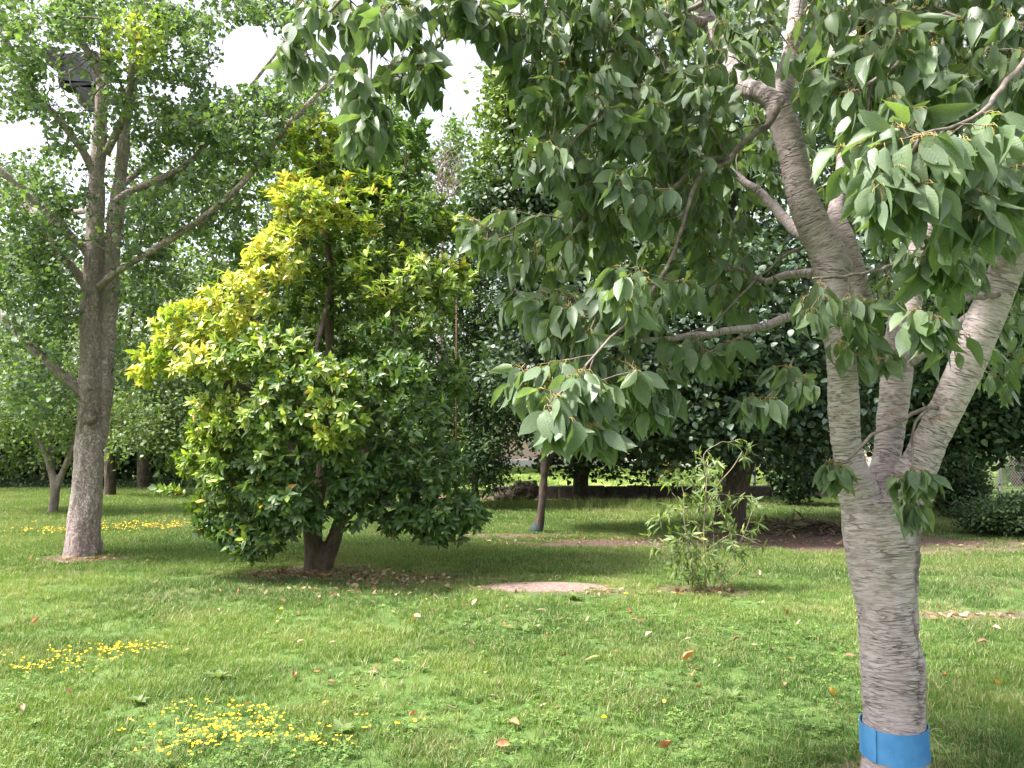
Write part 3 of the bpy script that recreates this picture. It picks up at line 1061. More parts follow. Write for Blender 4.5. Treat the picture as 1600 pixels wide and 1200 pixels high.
flower_patch([(330, 1160, .42, .22, .5), (370, 1135, .3, .18, .3), (270, 1180, .3, .2, .2), (450, 1160, .5, .22, .22), (490, 1180, .15, .15, .1), (380, 1130, .6, .3, .12)], 85,
             'yellow trefoil flowers at the very bottom edge of the lawn')
flower_patch([(195, 1027, .26, .14, .5), (110, 1035, .35, .18, .34), (75, 1055, .45, .3, .22), (140, 1040, .7, .4, .15)], 70,
             'yellow trefoil flowers in the turf at the left edge, below the ginkgo')
flower_patch([(230, 828, 1.6, .7, .7), (110, 832, .8, .45, .18), (60, 838, 1, .5, .1)], 200,
             'wide thin yellow flower carpet between the ginkgo and the yellowing citrus tree', 1.5)

# ------------------------------------------------------------------ GINKGO (left foreground)
gb = ground(128, 868)
GY = gb[1]
W_ = .80
ginkgo = thing('ginkgo_tree', 'tall ginkgo at the left with twin grey-brown stems and fan-shaped leaves', 'tree', tuple(gb))
gm = px_path([(a_, b_, c_, d_ * W_) for a_, b_, c_, d_ in [(126, 880, GY, 78), (128, 864, GY, 66), (131, 820, GY, 59), (136, 760, GY, 53), (139, 700, GY, 49), (141, 640, GY, 46), (141, 560, GY, 39), (141, 470, GY, 38),
              (145, 410, GY, 32), (149, 340, GY, 30), (153, 260, GY, 28), (157, 190, GY, 24), (161, 120, GY, 21), (167, 40, GY, 18), (172, -80, GY, 15), (176, -260, GY, 11), (180, -500, GY, 5)]], .08)
g2 = px_path([(a_ + 3, b_, c_, d_ * .82) for a_, b_, c_, d_ in [(150, 700, GY + .1, 30), (158, 640, GY + .1, 30), (164, 560, GY + .12, 30), (170, 460, GY + .12, 28), (174, 380, GY + .12, 28), (182, 310, GY + .1, 26), (188, 250, GY + .1, 22),
              (193, 190, GY + .1, 20), (203, 140, GY + .1, 17), (206, 90, GY + .1, 15), (212, 20, GY, 13), (225, -100, GY, 11), (240, -300, GY, 6)]], .08)
flare = []
for ang in (0.4, 1.7, 2.9, 4.1, 5.3):
    e = np.array([math.cos(ang), math.sin(ang), 0]) * (.17 + .04 * math.sin(ang * 3))
    flare.append(catmull([[*(gb + e * .5 + np.array([0, 0, .5])), .05], [*(gb + e * .8 + np.array([0, 0, .18])), .075], [*(gb + e * 1.12 + np.array([0, 0, -.05])), .075]], .08))
knot = catmull([[*at(141, 652, GY - .16), .10], [*at(141, 660, GY - .24), .045]], .05)


def gdisp(B, V):
    f = fbm(B * np.array([16, 16, 6.0]), 3) - .5
    g = fbm(B * np.array([5, 5, 2.5]) + 30, 2) - .5
    return f * .04 * np.clip(1.15 - V[:, 2] * .08, .3, 1) + g * .05


g_sk = Skel(70000)
o = link('trunk', solid_stems('trunk', [gm, g2, knot] + flare, .017, gdisp, 2), M_GBARK, ginkgo)
g_limbs = [
    [(146, 400, GY, 16), (122, 380, GY - .1, 13), (90, 348, GY - .3, 12), (50, 312, GY - .5, 11), (10, 275, GY - .7, 10), (-60, 215, GY - .9, 8), (-160, 120, GY - 1, 4)],
    [(140, 450, GY, 20), (118, 425, GY - .1, 16), (92, 395, GY - .2, 14), (70, 360, GY - .2, 12), (40, 320, GY - .1, 9), (-10, 270, GY, 6)],
    [(140, 620, GY, 24), (112, 600, GY - .1, 17), (78, 570, GY - .2, 15), (45, 540, GY - .2, 13), (5, 500, GY - .1, 11), (-70, 450, GY, 8), (-150, 400, GY, 4)],
    [(150, 275, GY, 16), (132, 240, GY - .1, 12), (110, 210, GY - .2, 11), (82, 175, GY - .3, 9), (50, 140, GY - .3, 7), (10, 60, GY - .3, 6), (-40, -40, GY - .3, 4)],
    [(155, 450, GY - .15, 12), (175, 430, GY - .4, 11), (210, 408, GY - .6, 10), (260, 378, GY - .9, 11), (310, 345, GY - 1.1, 10), (365, 300, GY - 1.3, 9), (410, 250, GY - 1.4, 9), (450, 196, GY - 1.5, 8), (520, 122, GY - 1.6, 7), (590, 40, GY - 1.6, 4)],
    [(182, 315, GY, 13), (205, 298, GY - .1, 11), (240, 284, GY - .2, 11), (285, 262, GY - .3, 9), (325, 222, GY - .4, 8), (380, 150, GY - .5, 6), (450, 60, GY - .6, 3)],
    [(210, 297, GY - .1, 8), (250, 288, GY + .1, 8), (280, 280, GY + .2, 6), (320, 262, GY + .3, 4)],
    [(166, 240, GY - .1, 12), (178, 215, GY - .2, 12), (192, 185, GY - .3, 12), (202, 150, GY - .4, 11), (206, 110, GY - .5, 9), (214, 60, GY - .6, 7), (230, 0, GY - .7, 5)],
    [(160, 130, GY, 14), (145, 95, GY - .1, 12), (128, 65, GY - .2, 10), (105, 20, GY - .3, 8), (80, -60, GY - .3, 5)],
    [(175, 160, GY, 12), (200, 140, GY + .2, 10), (240, 90, GY + .4, 8), (262, 10, GY + .5, 7), (290, -80, GY + .5, 4)],
    [(150, 330, GY + .2, 10), (60, 330, GY + 1.4, 8), (-20, 300, GY + 2.2, 5)],
    [(180, 300, GY + .2, 10), (260, 230, GY + 1.4, 8), (340, 160, GY + 2.2, 5)],
    [(15, 88, GY - .6, 10), (5, 50, GY - .6, 9), (-5, 0, GY - .6, 8), (-20, -80, GY - .6, 6)],
]
g_sk.main(gm[14:]); g_sk.main(g2[10:])
for r_ in g_limbs:
    p = px_path(r_, .12)
    g_sk.main(p)
    v, f, bco = tube_geo(p[:, :3], p[:, 3], 10, wob=.12)
    link('limb', make_mesh('limb', v, f, {'bco': bco}), M_GBARK, ginkgo)
lobes = [  # cx, cy, rx, ry, Y, rY, tips
    (60, 40, 110, 80, GY - 1, 1.6, 240), (180, 30, 100, 80, GY - 1, 1.5, 260), (270, 70, 80, 70, GY - .8, 1.3, 170), (110, 130, 90, 60, GY - 1.2, 1.0, 150),
    (25, 130, 60, 60, GY - .6, 1, 80), (120, 200, 70, 50, GY - .9, 1, 70), (250, 170, 80, 60, GY - .5, 1.2, 130), (330, 190, 80, 60, GY - 1, 1.1, 150),
    (280, 240, 90, 60, GY, 1.2, 110), (400, 200, 70, 70, GY - 1.4, .9, 130), (470, 150, 60, 60, GY - 1.5, .9, 90), (350, 20, 80, 40, GY - .5, 1, 80), (450, 10, 60, 40, GY - 1, 1, 50),
    (50, 330, 80, 60, GY - .7, 1, 120), (30, 420, 70, 60, GY - .5, 1, 120), (70, 390, 60, 50, GY - .8, .8, 80), (200, 350, 70, 70, GY - .7, .9, 110), (300, 320, 90, 60, GY - 1.2, .8, 110),
    (230, 440, 60, 60, GY - .4, .9, 70), (160, 300, 40, 60, GY - .6, .6, 50), (40, 540, 70, 60, GY - .6, .9, 90), (60, 620, 60, 40, GY - .5, .8, 50), (90, 480, 50, 40, GY - .6, .8, 50),
    (200, 560, 40, 60, GY - .3, .8, 40), (20, 250, 50, 30, GY, 1, 20),
    (150, -100, 260, 70, GY + .3, 1.6, 70), (-140, 80, 150, 160, GY, 2, 60), (-150, 350, 120, 140, GY, 1.5, 90), (380, -110, 160, 90, GY - .5, 1.8, 110), (130, -280, 120, 80, GY + .3, 1.2, 20),
]
tips = np.concatenate([ell_points(*l[:6], l[6], .2) for l in lobes])
hole_g = in_holes([(385, 85, 48, 42), (25, 215, 42, 28), (85, 268, 26, 14), (285, 140, 14, 10), (215, 285, 16, 10), (730, 120, 70, 90)])


def over_trunk(C):
    X, Z, d = project(C)
    c1 = np.interp(Z, [0, 120, 190, 260, 340, 410, 560, 640, 760, 868], [169, 161, 157, 153, 149, 145, 141, 141, 136, 128])
    c2 = np.interp(Z, [90, 190, 310, 460, 640], [206, 193, 182, 170, 160])
    m = ((np.abs(X - c1) < 17) | (np.abs(X - c2) < 15)) & (d < GY + .2)
    p = np.interp(Z, [140, 200, 260, 420, 450, 500], [.3, .7, .92, .9, .75, 1.0])
    m &= RNG.random(len(C)) < p
    b = (X > 72) & (X < 158) & (Z > 66) & (Z < 176) & (d < GY + .6)
    m |= b & (RNG.random(len(C)) < .93)
    lim = np.abs(Z - np.interp(X, [205, 260, 310, 365, 430, 450, 520, 590], [410, 378, 345, 300, 230, 196, 122, 40])) < 9
    m |= lim & (X > 205) & (X < 560) & ((X < 372) | (X > 440)) & (d < GY + .3) & (RNG.random(len(C)) < .85)
    lim = np.abs(Z - np.interp(X, [205, 240, 285, 325], [298, 284, 262, 222])) < 8
    m |= lim & (X > 200) & (X < 330) & (d < GY + .3) & (RNG.random(len(C)) < .85)
    for xs, ys in (([10, 50, 90, 125], [275, 312, 348, 382]), ([70, 92, 118, 140], [362, 395, 425, 448]), ([45, 78, 112, 135], [540, 570, 600, 618]), ([82, 110, 132, 150], [175, 210, 240, 272])):
        m |= (np.abs(Z - np.interp(X, xs, ys)) < 9) & (X > xs[0]) & (X < xs[-1]) & (d < GY + .3) & (RNG.random(len(C)) < .8)
    return m


hole_g2 = lambda C: hole_g(C) | over_trunk(C)
tips = tips[~hole_g(tips)]
g_sk.grow(tips, .14, .3, .02)
tw = link('twigs', g_sk.twig_mesh('twigs', .0035, 2.4), M_TWIG, ginkgo); tag(tw, kind='stuff')
gl = Leaves('ginkgo')
node_ids = np.concatenate([np.array(p[1:]) for p in g_sk.paths])
cnt = RNG.poisson(1.9, len(node_ids)) + (np.isin(node_ids, g_sk.tips)) * 6 + (RNG.random(len(node_ids)) < .25) * 5
P = np.repeat(g_sk.p[node_ids], cnt, 0) + RNG.normal(0, .055, (cnt.sum(), 3))
n = len(P)
D = unit(RNG.normal(0, 1, (n, 3)) * .8 + np.array([0, 0, -.5]))
yl = np.clip(RNG.normal(.08, .12, n), 0, 1)
X, Z, dd = project(P)
yl += np.clip(1 - ((X - 210) / 70) ** 2 - ((Z - 60) / 60) ** 2, 0, 1) * RNG.random(n) * .8 * (dd < GY - .6)
gl.add(P, D, RNG.normal(0, .7, (n, 3)) + np.array([0, -.5, .8]), RNG.uniform(.05, .088, n), yl)
gl.build('crown', M_GINKGO, ginkgo, cull=hole_g2)

# dark box hung up in the ginkgo
M_BLACK = plain_mat('black_plastic', (.012, .013, .016), (.02, .022, .027), scale=12, rough=.5, bump=.1)
M_GREYP = plain_mat('slate_grey_plastic', (.055, .06, .075), (.075, .08, .1), scale=9, rough=.55, bump=.1)


def prism(front, depth, bev=.0):
    fr = np.asarray(front, float); k = len(fr)
    bk = fr + np.asarray(depth)
    v = np.vstack([fr, bk])
    f = [list(range(k)), [k + i for i in range(k)][::-1]] + [[i, k + i, k + (i + 1) % k, (i + 1) % k] for i in range(k)]
    return v, f


bY = GY + .32
box = thing('nest_box', 'slate grey and black box wedged high between the ginkgo stems', 'box', tuple(at(125, 130, bY)))
for nm, pts, dep, mt in [
    ('side_panel', [(96, 84), (150, 79), (155, 102), (150, 128), (92, 130), (90, 118)], (.0, .34, .03), M_GREYP),
    ('hood', [(66, 68), (92, 75), (97, 82), (91, 110), (80, 106), (70, 95)], (.05, .38, .0), M_BLACK),
    ('lower_panel', [(118, 134), (150, 132), (148, 174), (132, 170), (121, 160)], (.0, .3, .0), M_BLACK),
    ('bracket', [(90, 125), (150, 128), (150, 137), (92, 134)], (.0, .25, .0), M_BLACK)]:
    v, f = prism([at(a, b, bY + (0 if nm != 'hood' else -.03)) for a, b in pts], dep)
    link(nm, make_mesh(nm, v, f, smooth=False), mt, box)

# ------------------------------------------------------------------ CHERRY (right foreground)
cb_ = ground(1400, 1232)
CY = cb_[1]
cherry = thing('cherry_tree', 'nearest tree, cherry with ringed silvery bark, forked trunk and drooping leaves', 'tree', tuple(cb_))
ct = px_path([(1400, 1262, CY, 120), (1399, 1232, CY, 106), (1398, 1190, CY, 96), (1397, 1150, CY, 93), (1397, 1125, CY, 90), (1396, 1090, CY, 90), (1395, 1040, CY, 92), (1389, 990, CY, 88), (1386, 950, CY, 90),
              (1380, 900, CY, 98), (1375, 850, CY, 106), (1368, 810, CY, 102), (1366, 780, CY, 90)], .03)
cA = px_path([(1362, 830, CY, 70), (1345, 780, CY, 62), (1330, 730, CY - .02, 50), (1322, 690, CY - .03, 46), (1318, 630, CY - .04, 47), (1315, 570, CY - .05, 45), (1308, 500, CY - .05, 48), (1300, 440, CY - .05, 52),
              (1294, 400, CY - .05, 56), (1272, 355, CY - .06, 50), (1254, 310, CY - .07, 46), (1240, 250, CY - .08, 42), (1228, 200, CY - .09, 42), (1216, 160, CY - .1, 40), (1230, 115, CY - .1, 32),
              (1241, 60, CY - .1, 28), (1248, 0, CY - .1, 26), (1256, -90, CY - .1, 22), (1262, -200, CY - .1, 15), (1270, -330, CY, 8)], .04)
cK = px_path([(1296, 420, CY - .05, 44), (1322, 408, CY - .07, 34), (1328, 404, CY - .08, 20)], .04)
cB = px_path([(1378, 830, CY + .06, 64), (1383, 770, CY + .1, 50), (1385, 720, CY + .14, 43), (1393, 660, CY + .18, 44), (1400, 600, CY + .2, 46), (1405, 540, CY + .22, 46), (1420, 460, CY + .26, 42),
              (1440, 385, CY + .3, 36), (1454, 335, CY + .35, 34), (1462, 260, CY + .4, 30), (1472, 160, CY + .45, 26), (1500, 30, CY + .5, 22), (1530, -120, CY + .5, 15), (1550, -280, CY + .5, 8)], .04)
cC = px_path([(1388, 850, CY - .02, 76), (1408, 790, CY - .03, 66), (1432, 735, CY - .05, 58), (1452, 692, CY - .08, 52), (1478, 640, CY - .12, 50), (1506, 580, CY - .16, 52), (1534, 510, CY - .2, 54), (1560, 450, CY - .25, 50),
              (1584, 390, CY - .3, 48), (1618, 300, CY - .35, 44), (1655, 180, CY - .4, 38), (1690, 50, CY - .4, 32), (1720, -100, CY - .4, 24), (1740, -260, CY - .4, 12)], .04)
cD = px_path([(1400, 590, CY + .2, 30), (1372, 540, CY + .15, 26), (1350, 470, CY + .12, 28), (1338, 420, CY + .12, 27), (1320, 368, CY + .13, 26), (1306, 334, CY + .15, 26), (1313, 290, CY + .2, 19), (1318, 200, CY + .3, 15), (1325, 80, CY + .4, 12), (1330, -60, CY + .5, 7)], .04)
cE = px_path([(1218, 168, CY - .1, 36), (1196, 146, CY - .08, 34), (1168, 138, CY, 30), (1140, 100, CY + .12, 27), (1125, 70, CY + .18, 26), (1106, 30, CY + .25, 24), (1085, -30, CY + .3, 20), (1050, -140, CY + .4, 12)], .04)


def cdisp(B, V):
    w = np.clip((2.6 - V[:, 2]) / 1.2, .15, 1)
    w = w * np.clip((V[:, 2] - .25) / .25, .25, 1)
    knob = (fbm(V * 22 + 5, 3) - .5) * .010 * np.clip(w + .2, 0, 1)
    rid = fbm(B * np.array([14, 14, 75.]) + fbm(V * 9, 2)[:, None] * .6, 3) - .5            # wrinkles round the stem
    lump = fbm(B * np.array([6, 6, 7.]) + 9, 2) - .5
    # deep vertical seam on the right flank of the trunk, loose bark beside it
    ang = np.arctan2(V[:, 1] - CY, V[:, 0] - at(1390, 960, CY)[0])
    seam = np.exp(-((ang + .98 + .8 * (fbm(V * 9, 2) - .5)) / .09) ** 2) * np.exp(-((V[:, 2] - .68) / .32) ** 4)
    sc_ = np.exp(-((ang + .95) / .5) ** 2) * np.exp(-((V[:, 2] - 1.10) / .19) ** 4)
    rid = rid + sc_ * (fbm(V * 45, 2) - .5) * 3
    return knob + rid * .0075 * w * (.4 + 1.3 * fbm(V * 4 + 3, 2)) + lump * .026 * w - seam * .013


o = link('trunk', solid_stems('trunk', [ct, cA, cK, cB, cC, cD, cE], .008, cdisp, 3, sides=28), M_CBARK, cherry)
tv_ = np.zeros(len(o.data.vertices) * 3, np.float32); o.data.vertices.foreach_get('co', tv_); tv_ = tv_.reshape(-1, 3)
ang_ = np.arctan2(tv_[:, 1] - CY, tv_[:, 0] - at(1390, 960, CY)[0])
scar = np.exp(-((ang_ + .85 + .7 * (fbm(tv_ * 14, 2) - .5)) / .45) ** 4) * np.exp(-((tv_[:, 2] - 1.10) / .17) ** 4)   # old dark wound under the fork
scar += .8 * np.exp(-((ang_ + .98 + .8 * (fbm(tv_ * 9, 2) - .5)) / .10) ** 2) * np.exp(-((tv_[:, 2] - .68) / .32) ** 4)
a_ = o.data.attributes.new('scar', 'FLOAT', 'POINT'); a_.data.foreach_set('value', np.clip(scar, 0, 1).astype(np.float32))
c_sk = Skel(60000)
for p in (cA[10:], cB[12:], cC[14:], cD[6:], cE[4:]):
    c_sk.main(p)
c_limbs = [
    [(1300, 470, CY - .05, 20), (1270, 480, CY - .12, 16), (1225, 500, CY - .2, 14), (1180, 513, CY - .25, 13), (1130, 518, CY - .3, 12), (1060, 528, CY - .35, 10), (1010, 531, CY - .4, 8), (960, 540, CY - .5, 5)],
    [(1290, 425, CY - .02, 18), (1262, 427, CY + .05, 14), (1228, 431, CY + .1, 12), (1195, 440, CY + .1, 10), (1165, 425, CY + .15, 9), (1120, 420, CY + .2, 7), (1060, 440, CY + .2, 5)],
    [(1222, 155, CY - .2, 13), (1208, 183, CY - .25, 11), (1183, 207, CY - .3, 10), (1160, 222, CY - .35, 10), (1134, 254, CY - .4, 9), (1103, 264, CY - .45, 8), (1084, 297, CY - .5, 7), (1074, 336, CY - .55, 6), (1058, 372, CY - .6, 5.6),
     (1050, 404, CY - .65, 5.3), (1027, 446, CY - .75, 5), (1002, 478, CY - .8, 5), (990, 496, CY - .85, 4.8), (952, 528, CY - .95, 4.5), (930, 555, CY - 1.0, 4.2), (890, 600, CY - 1.1, 3.6), (855, 632, CY - 1.15, 2.6)],
    [(1138, 250, CY - .4, 10), (1100, 250, CY - .4, 8), (1040, 300, CY - .4, 7), (980, 305, CY - .5, 6), (930, 280, CY - .6, 5), (860, 225, CY - .7, 4)],
    [(1270, 378, CY, 20), (1240, 357, CY + .1, 18), (1210, 324, CY + .2, 16), (1180, 296, CY + .3, 13), (1140, 268, CY + .4, 10), (1080, 240, CY + .5, 7), (1000, 200, CY + .5, 4)],
    [(1108, 35, CY + .25, 16), (1050, 28, CY + .1, 14), (985, 8, CY, 12), (930, -15, CY - .2, 10), (850, -70, CY - .4, 9), (700, -110, CY - .6, 8), (586, -60, CY - .7, 7), (585, 0, CY - .7, 6), (586, 33, CY - .7, 5), (580, 99, CY - .7, 4), (575, 165, CY - .7, 3)],
    [(586, 33, CY - .7, 4), (610, 48, CY - .7, 4), (640, 75, CY - .7, 3), (690, 110, CY - .7, 2)],
    [(600, -80, CY - .7, 6), (540, -10, CY - .6, 5), (517, 18, CY - .6, 4), (475, 57, CY - .6, 3), (440, 95, CY - .6, 2)],
    [(1105, 0, CY + .2, 10), (1058, 25, CY, 6), (995, 63, CY - .2, 5), (950, 80, CY - .3, 4), (880, 100, CY - .5, 3)],
    [(1480, 635, CY - .12, 9), (1440, 640, CY - .2, 7), (1395, 665, CY - .25, 6), (1362, 680, CY - .3, 5), (1335, 708, CY - .33, 5), (1320, 724, CY - .35, 4)],
    [(1450, 640, CY - .2, 5), (1430, 660, CY - .28, 4), (1426, 705, CY - .33, 3.5), (1420, 745, CY - .36, 3)],
    [(1535, 485, CY - .15, 18), (1500, 505, CY, 16), (1450, 546, CY + .12, 15), (1410, 575, CY + .18, 14)],
    [(1680, 80, CY - .5, 14), (1640, 60, CY - 1.0, 12), (1600, 98, CY - 1.4, 9), (1555, 150, CY - 1.55, 8), (1519, 186, CY - 1.65, 6), (1460, 205, CY - 1.75, 5), (1420, 215, CY - 1.8, 4)],
    [(1640, 60, CY - 1.0, 10), (1600, 40, CY - 1.0, 10), (1560, 37, CY - 1.0, 10), (1504, 30, CY - 1.0, 9), (1456, 28, CY - 1.0, 6), (1426, 69, CY - 1.05, 6), (1384, 117, CY - 1.1, 6), (1342, 141, CY - 1.15, 5)],
    [(1580, 400, CY - .3, 12), (1540, 380, CY - .9, 9), (1500, 370, CY - 1.3, 7), (1460, 375, CY - 1.5, 5), (1440, 390, CY - 1.55, 4)],
    [(1560, 460, CY - .3, 9), (1500, 470, CY - .7, 7), (1460, 500, CY - .9, 5), (1440, 540, CY - 1.0, 3)],
    [(1410, 480, CY + .2, 9), (1380, 490, CY, 7), (1340, 500, CY - .3, 6), (1300, 510, CY - .5, 4), (1280, 520, CY - .6, 3)],
    [(1430, 400, CY + .2, 8), (1380, 420, CY - .2, 6), (1330, 430, CY - .5, 5), (1270, 435, CY - .65, 4)],
    [(1240, 560, CY - .4, 4), (1225, 590, CY - .5, 4), (1200, 620, CY - .55, 3)],
    [(1180, 513, CY - .25, 6), (1150, 530, CY - .3, 5), (1110, 550, CY - .35, 4), (1080, 570, CY - .4, 3)],
    [(1265, 378, CY, 6), (1200, 420, CY - .1, 4), (1120, 500, CY - .2, 3.5), (1075, 525, CY - .3, 3)],
    [(1250, -40, CY - .1, 14), (1150, -120, CY - .6, 12), (1000, -180, CY - 1.0, 9), (850, -200, CY - 1.2, 6)],
    [(1700, -20, CY - .4, 14), (1600, -120, CY - 1.2, 12), (1450, -160, CY - 1.6, 9), (1300, -180, CY - 1.8, 6)],
    [(1690, 60, CY - .4, 20), (1850, -60, CY - .2, 16), (2050, -150, CY, 8)],
    [(1500, 20, CY + .5, 18), (1560, -60, CY + 1.2, 14), (1600, -140, CY + 2.2, 8)],
    [(1325, 90, CY + .4, 10), (1380, 60, CY + 1.0, 8), (1420, 100, CY + 1.6, 5)],
]
for r_ in c_limbs:
    p = px_path(r_, .07)
    p[1:-1, :3] += RNG.normal(0, .004, (len(p) - 2, 3))
    c_sk.main(p)
    v, f, bco = tube_geo(p[:, :3], p[:, 3], 10, wob=.10)
    link('branch', make_mesh('branch', v, f, {'bco': bco}), M_CBARK if p[0, 3] > .024 else M_TWIG, cherry)
cl = [  # cx, cy, rx, ry, Y, rY, tips
    (470, 70, 38, 40, CY - .6, .25, 9), (520, 20, 60, 30, CY - .6, .3, 10), (600, 20, 60, 30, CY - .7, .3, 12), (640, 95, 45, 45, CY - .7, .25, 15), (570, 110, 30, 40, CY - .7, .2, 7), (570, 185, 35, 45, CY - .7, .2, 11),
    (690, 150, 14, 25, CY - .7, .15, 3), (720, 25, 60, 35, CY - .6, .3, 15), (785, 30, 35, 45, CY - .5, .3, 9),
    (860, 50, 70, 60, CY - .4, .4, 24), (850, 140, 45, 60, CY - .4, .4, 16), (940, 60, 70, 60, CY - .3, .4, 24), (960, 160, 80, 70, CY - .5, .4, 26), (860, 235, 45, 25, CY - .7, .2, 7), (920, 280, 70, 30, CY - .6, .3, 13),
    (1070, 120, 70, 70, CY - .3, .4, 22), (1080, 210, 90, 60, CY - .1, .5, 26), (1010, 300, 110, 50, CY - .3, .5, 26), (900, 350, 80, 40, CY - .2, .5, 20), (770, 355, 60, 35, CY - .2, .3, 14), (850, 390, 80, 30, CY + .1, .4, 14),
    (840, 470, 65, 22, CY - .4, .25, 13), (910, 500, 70, 35, CY - .6, .25, 15), (840, 590, 38, 25, CY - .95, .15, 7), (880, 600, 60, 40, CY - 1.0, .2, 13), (865, 640, 40, 22, CY - 1.15, .12, 7), (920, 660, 30, 22, CY - 1.0, .15, 5),
    (960, 580, 80, 40, CY - .7, .25, 15), (1000, 620, 60, 25, CY - .6, .2, 9), (1000, 460, 90, 60, CY - .5, .4, 20), (1080, 420, 90, 70, CY + .1, .5, 20), (1120, 330, 80, 60, CY + .3, .4, 15), (1090, 540, 70, 30, CY - .35, .2, 9),
    (1160, 430, 60, 50, CY + .1, .4, 8), (1192, 628, 20, 14, CY - .55, .1, 4), (1235, 585, 28, 20, CY - .45, .15, 5), (1270, 465, 38, 26, CY - .65, .15, 6), (1325, 475, 50, 24, CY - .5, .2, 7), (1330, 530, 45, 28, CY - .45, .2, 7),
    (1380, 545, 30, 30, CY - .2, .2, 4), (1432, 738, 24, 20, CY - .37, .08, 6), (1415, 775, 12, 16, CY - .37, .05, 3), (1308, 728, 18, 12, CY - .37, .06, 4),
    (1420, 215, 60, 30, CY - 1.75, .12, 9), (1340, 240, 35, 25, CY - 1.5, .15, 4), (1400, 290, 55, 30, CY - 1.8, .1, 6), (1490, 240, 60, 40, CY - 1.7, .15, 9), (1570, 230, 40, 70, CY - 1.7, .15, 8), (1520, 320, 50, 30, CY - 1.7, .12, 5),
    (1450, 385, 50, 28, CY - 1.5, .12, 6), (1500, 400, 50, 36, CY - 1.4, .15, 6), (1440, 500, 45, 35, CY - 1.0, .15, 5), (1480, 530, 30, 25, CY - 1.0, .12, 3), (1570, 350, 40, 40, CY - 1.4, .15, 4),
    (1300, 60, 80, 60, CY - .8, .5, 20), (1400, 60, 90, 60, CY - .9, .5, 22), (1500, 80, 90, 70, CY - .9, .4, 20), (1570, 90, 50, 80, CY - 1.1, .3, 12), (1170, 60, 60, 60, CY - .4, .4, 13), (1340, 160, 60, 50, CY - 1.0, .3, 9),
    (1400, 130, 160, 130, CY + .9, .7, 60), (1100, 200, 160, 150, CY + 1.0, .6, 50), (1480, 350, 110, 130, CY + 1.0, .6, 40), (1330, 300, 70, 90, CY + .8, .5, 14), (1560, 560, 50, 50, CY + .7, .4, 9), (1240, 250, 60, 60, CY + .9, .4, 8), (1560, 470, 60, 60, CY + .9, .4, 10),
    (900, 100, 120, 90, CY + .5, .5, 36), (1000, 350, 120, 50, CY + .6, .4, 18),
    (1000, 450, 60, 50, CY - .95, .2, 6), (1480, 120, 110, 70, CY - .2, .5, 22), (1560, 280, 60, 80, CY - 1.3, .3, 12), (1400, 200, 70, 60, CY - 1.2, .3, 10), (1580, 20, 60, 50, CY - .9, .4, 12),
    (1000, 0, 130, 40, CY - .1, .6, 30), (1080, 10, 80, 40, CY + .6, .6, 18), (1450, -10, 140, 40, CY - .6, .6, 24), (1250, 0, 80, 40, CY + .2, .6, 14), (1290, 130, 50, 60, CY - .7, .3, 9), (1440, 180, 60, 60, CY - .8, .3, 9), (1530, 250, 60, 60, CY - .6, .3, 10), (1470, 300, 60, 60, CY - .4, .3, 8), (1400, 420, 50, 60, CY - .3, .3, 6),
    (900, -110, 260, 90, CY - .6, .9, 70), (1350, -120, 260, 90, CY - .8, 1.0, 90), (1750, 150, 130, 260, CY - .5, .8, 60), (1500, -120, 260, 90, CY + 1.2, .8, 60), (1850, -100, 200, 150, CY + .5, 1, 50), (620, -70, 110, 40, CY - .6, .4, 20),
]
tips = np.concatenate([ell_points(*l[:6], int(l[6] * 1.35 + .5), .1) for l in cl])
hole_c = in_holes([(715, 95, 28, 40), (735, 150, 48, 42), (400, 60, 40, 120)])
tips = tips[~hole_c(tips)]
c_sk.grow(tips, .06, .35, .012, back=.8)
tw = link('twigs', c_sk.twig_mesh('twigs', .0017, 2.5, sides=5), M_TWIG, cherry); tag(tw, kind='stuff')
cle = Leaves('cherry')
pet = Batch()
for idx in c_sk.paths:
    tip = idx[-1]
    td = c_sk.d[tip]
    cand = [(tip, int(RNG.integers(5, 9)))]
    for q in idx[-2:max(0, len(idx) - 7):-1]:
        cand.append((q, int(RNG.integers(0, 3))))
    for q, k in cand:
        for _ in range(k):
            b = c_sk.p[q]
            th = RNG.uniform(0, 6.283)
            out = np.array([math.cos(th), math.sin(th), 0]) * RNG.uniform(.3, 1.0) + td * .6
            mid = b + unit(out + np.array([0, 0, .1])) * RNG.uniform(.015, .03)
            st = mid + unit(out + np.array([0, 0, -1.1])) * RNG.uniform(.012, .022)
            dr = unit(out * RNG.uniform(.1, 1.1) + np.array([0, 0, -RNG.uniform(.35, 1.7)]) + RNG.normal(0, .25, 3))
            nn = out * RNG.uniform(-.3, 1) + np.array([0, 0, .5]) + RNG.normal(0, .6, 3)
            L_ = RNG.uniform(.065, .13)
            y_ = max(0, RNG.normal(.04, .06)) if (RNG.random() > .0015 or st[1] < 2.6) else .9
            cle.add(st[None], dr[None], nn[None], np.array([L_]), np.array([y_]))
            if project(st)[2] < 4.2:
                v, f, bco = tube_geo([b, mid, st], [.0016, .0012, .001], 3, cap=False)
                pet.add(v, f, bco=bco)
M_PET = bark_mat('petiole', (.32, .27, .09), (.22, .14, .05), (.36, .33, .12), (1, 1, 1), 20, bump=0)
o = link('leaf_stalks', pet.mesh('leaf_stalks'), M_PET, cherry); tag(o, kind='stuff')



def poly_near(X, Z, pts, hw):
    best = np.full(len(X), 1e9)
    for (x1, y1), (x2, y2) in zip(pts[:-1], pts[1:]):
        dx, dy = x2 - x1, y2 - y1
        t = np.clip(((X - x1) * dx + (Z - y1) * dy) / (dx * dx + dy * dy), 0, 1)
        best = np.minimum(best, np.hypot(X - x1 - t * dx, Z - y1 - t * dy))
    return best < hw


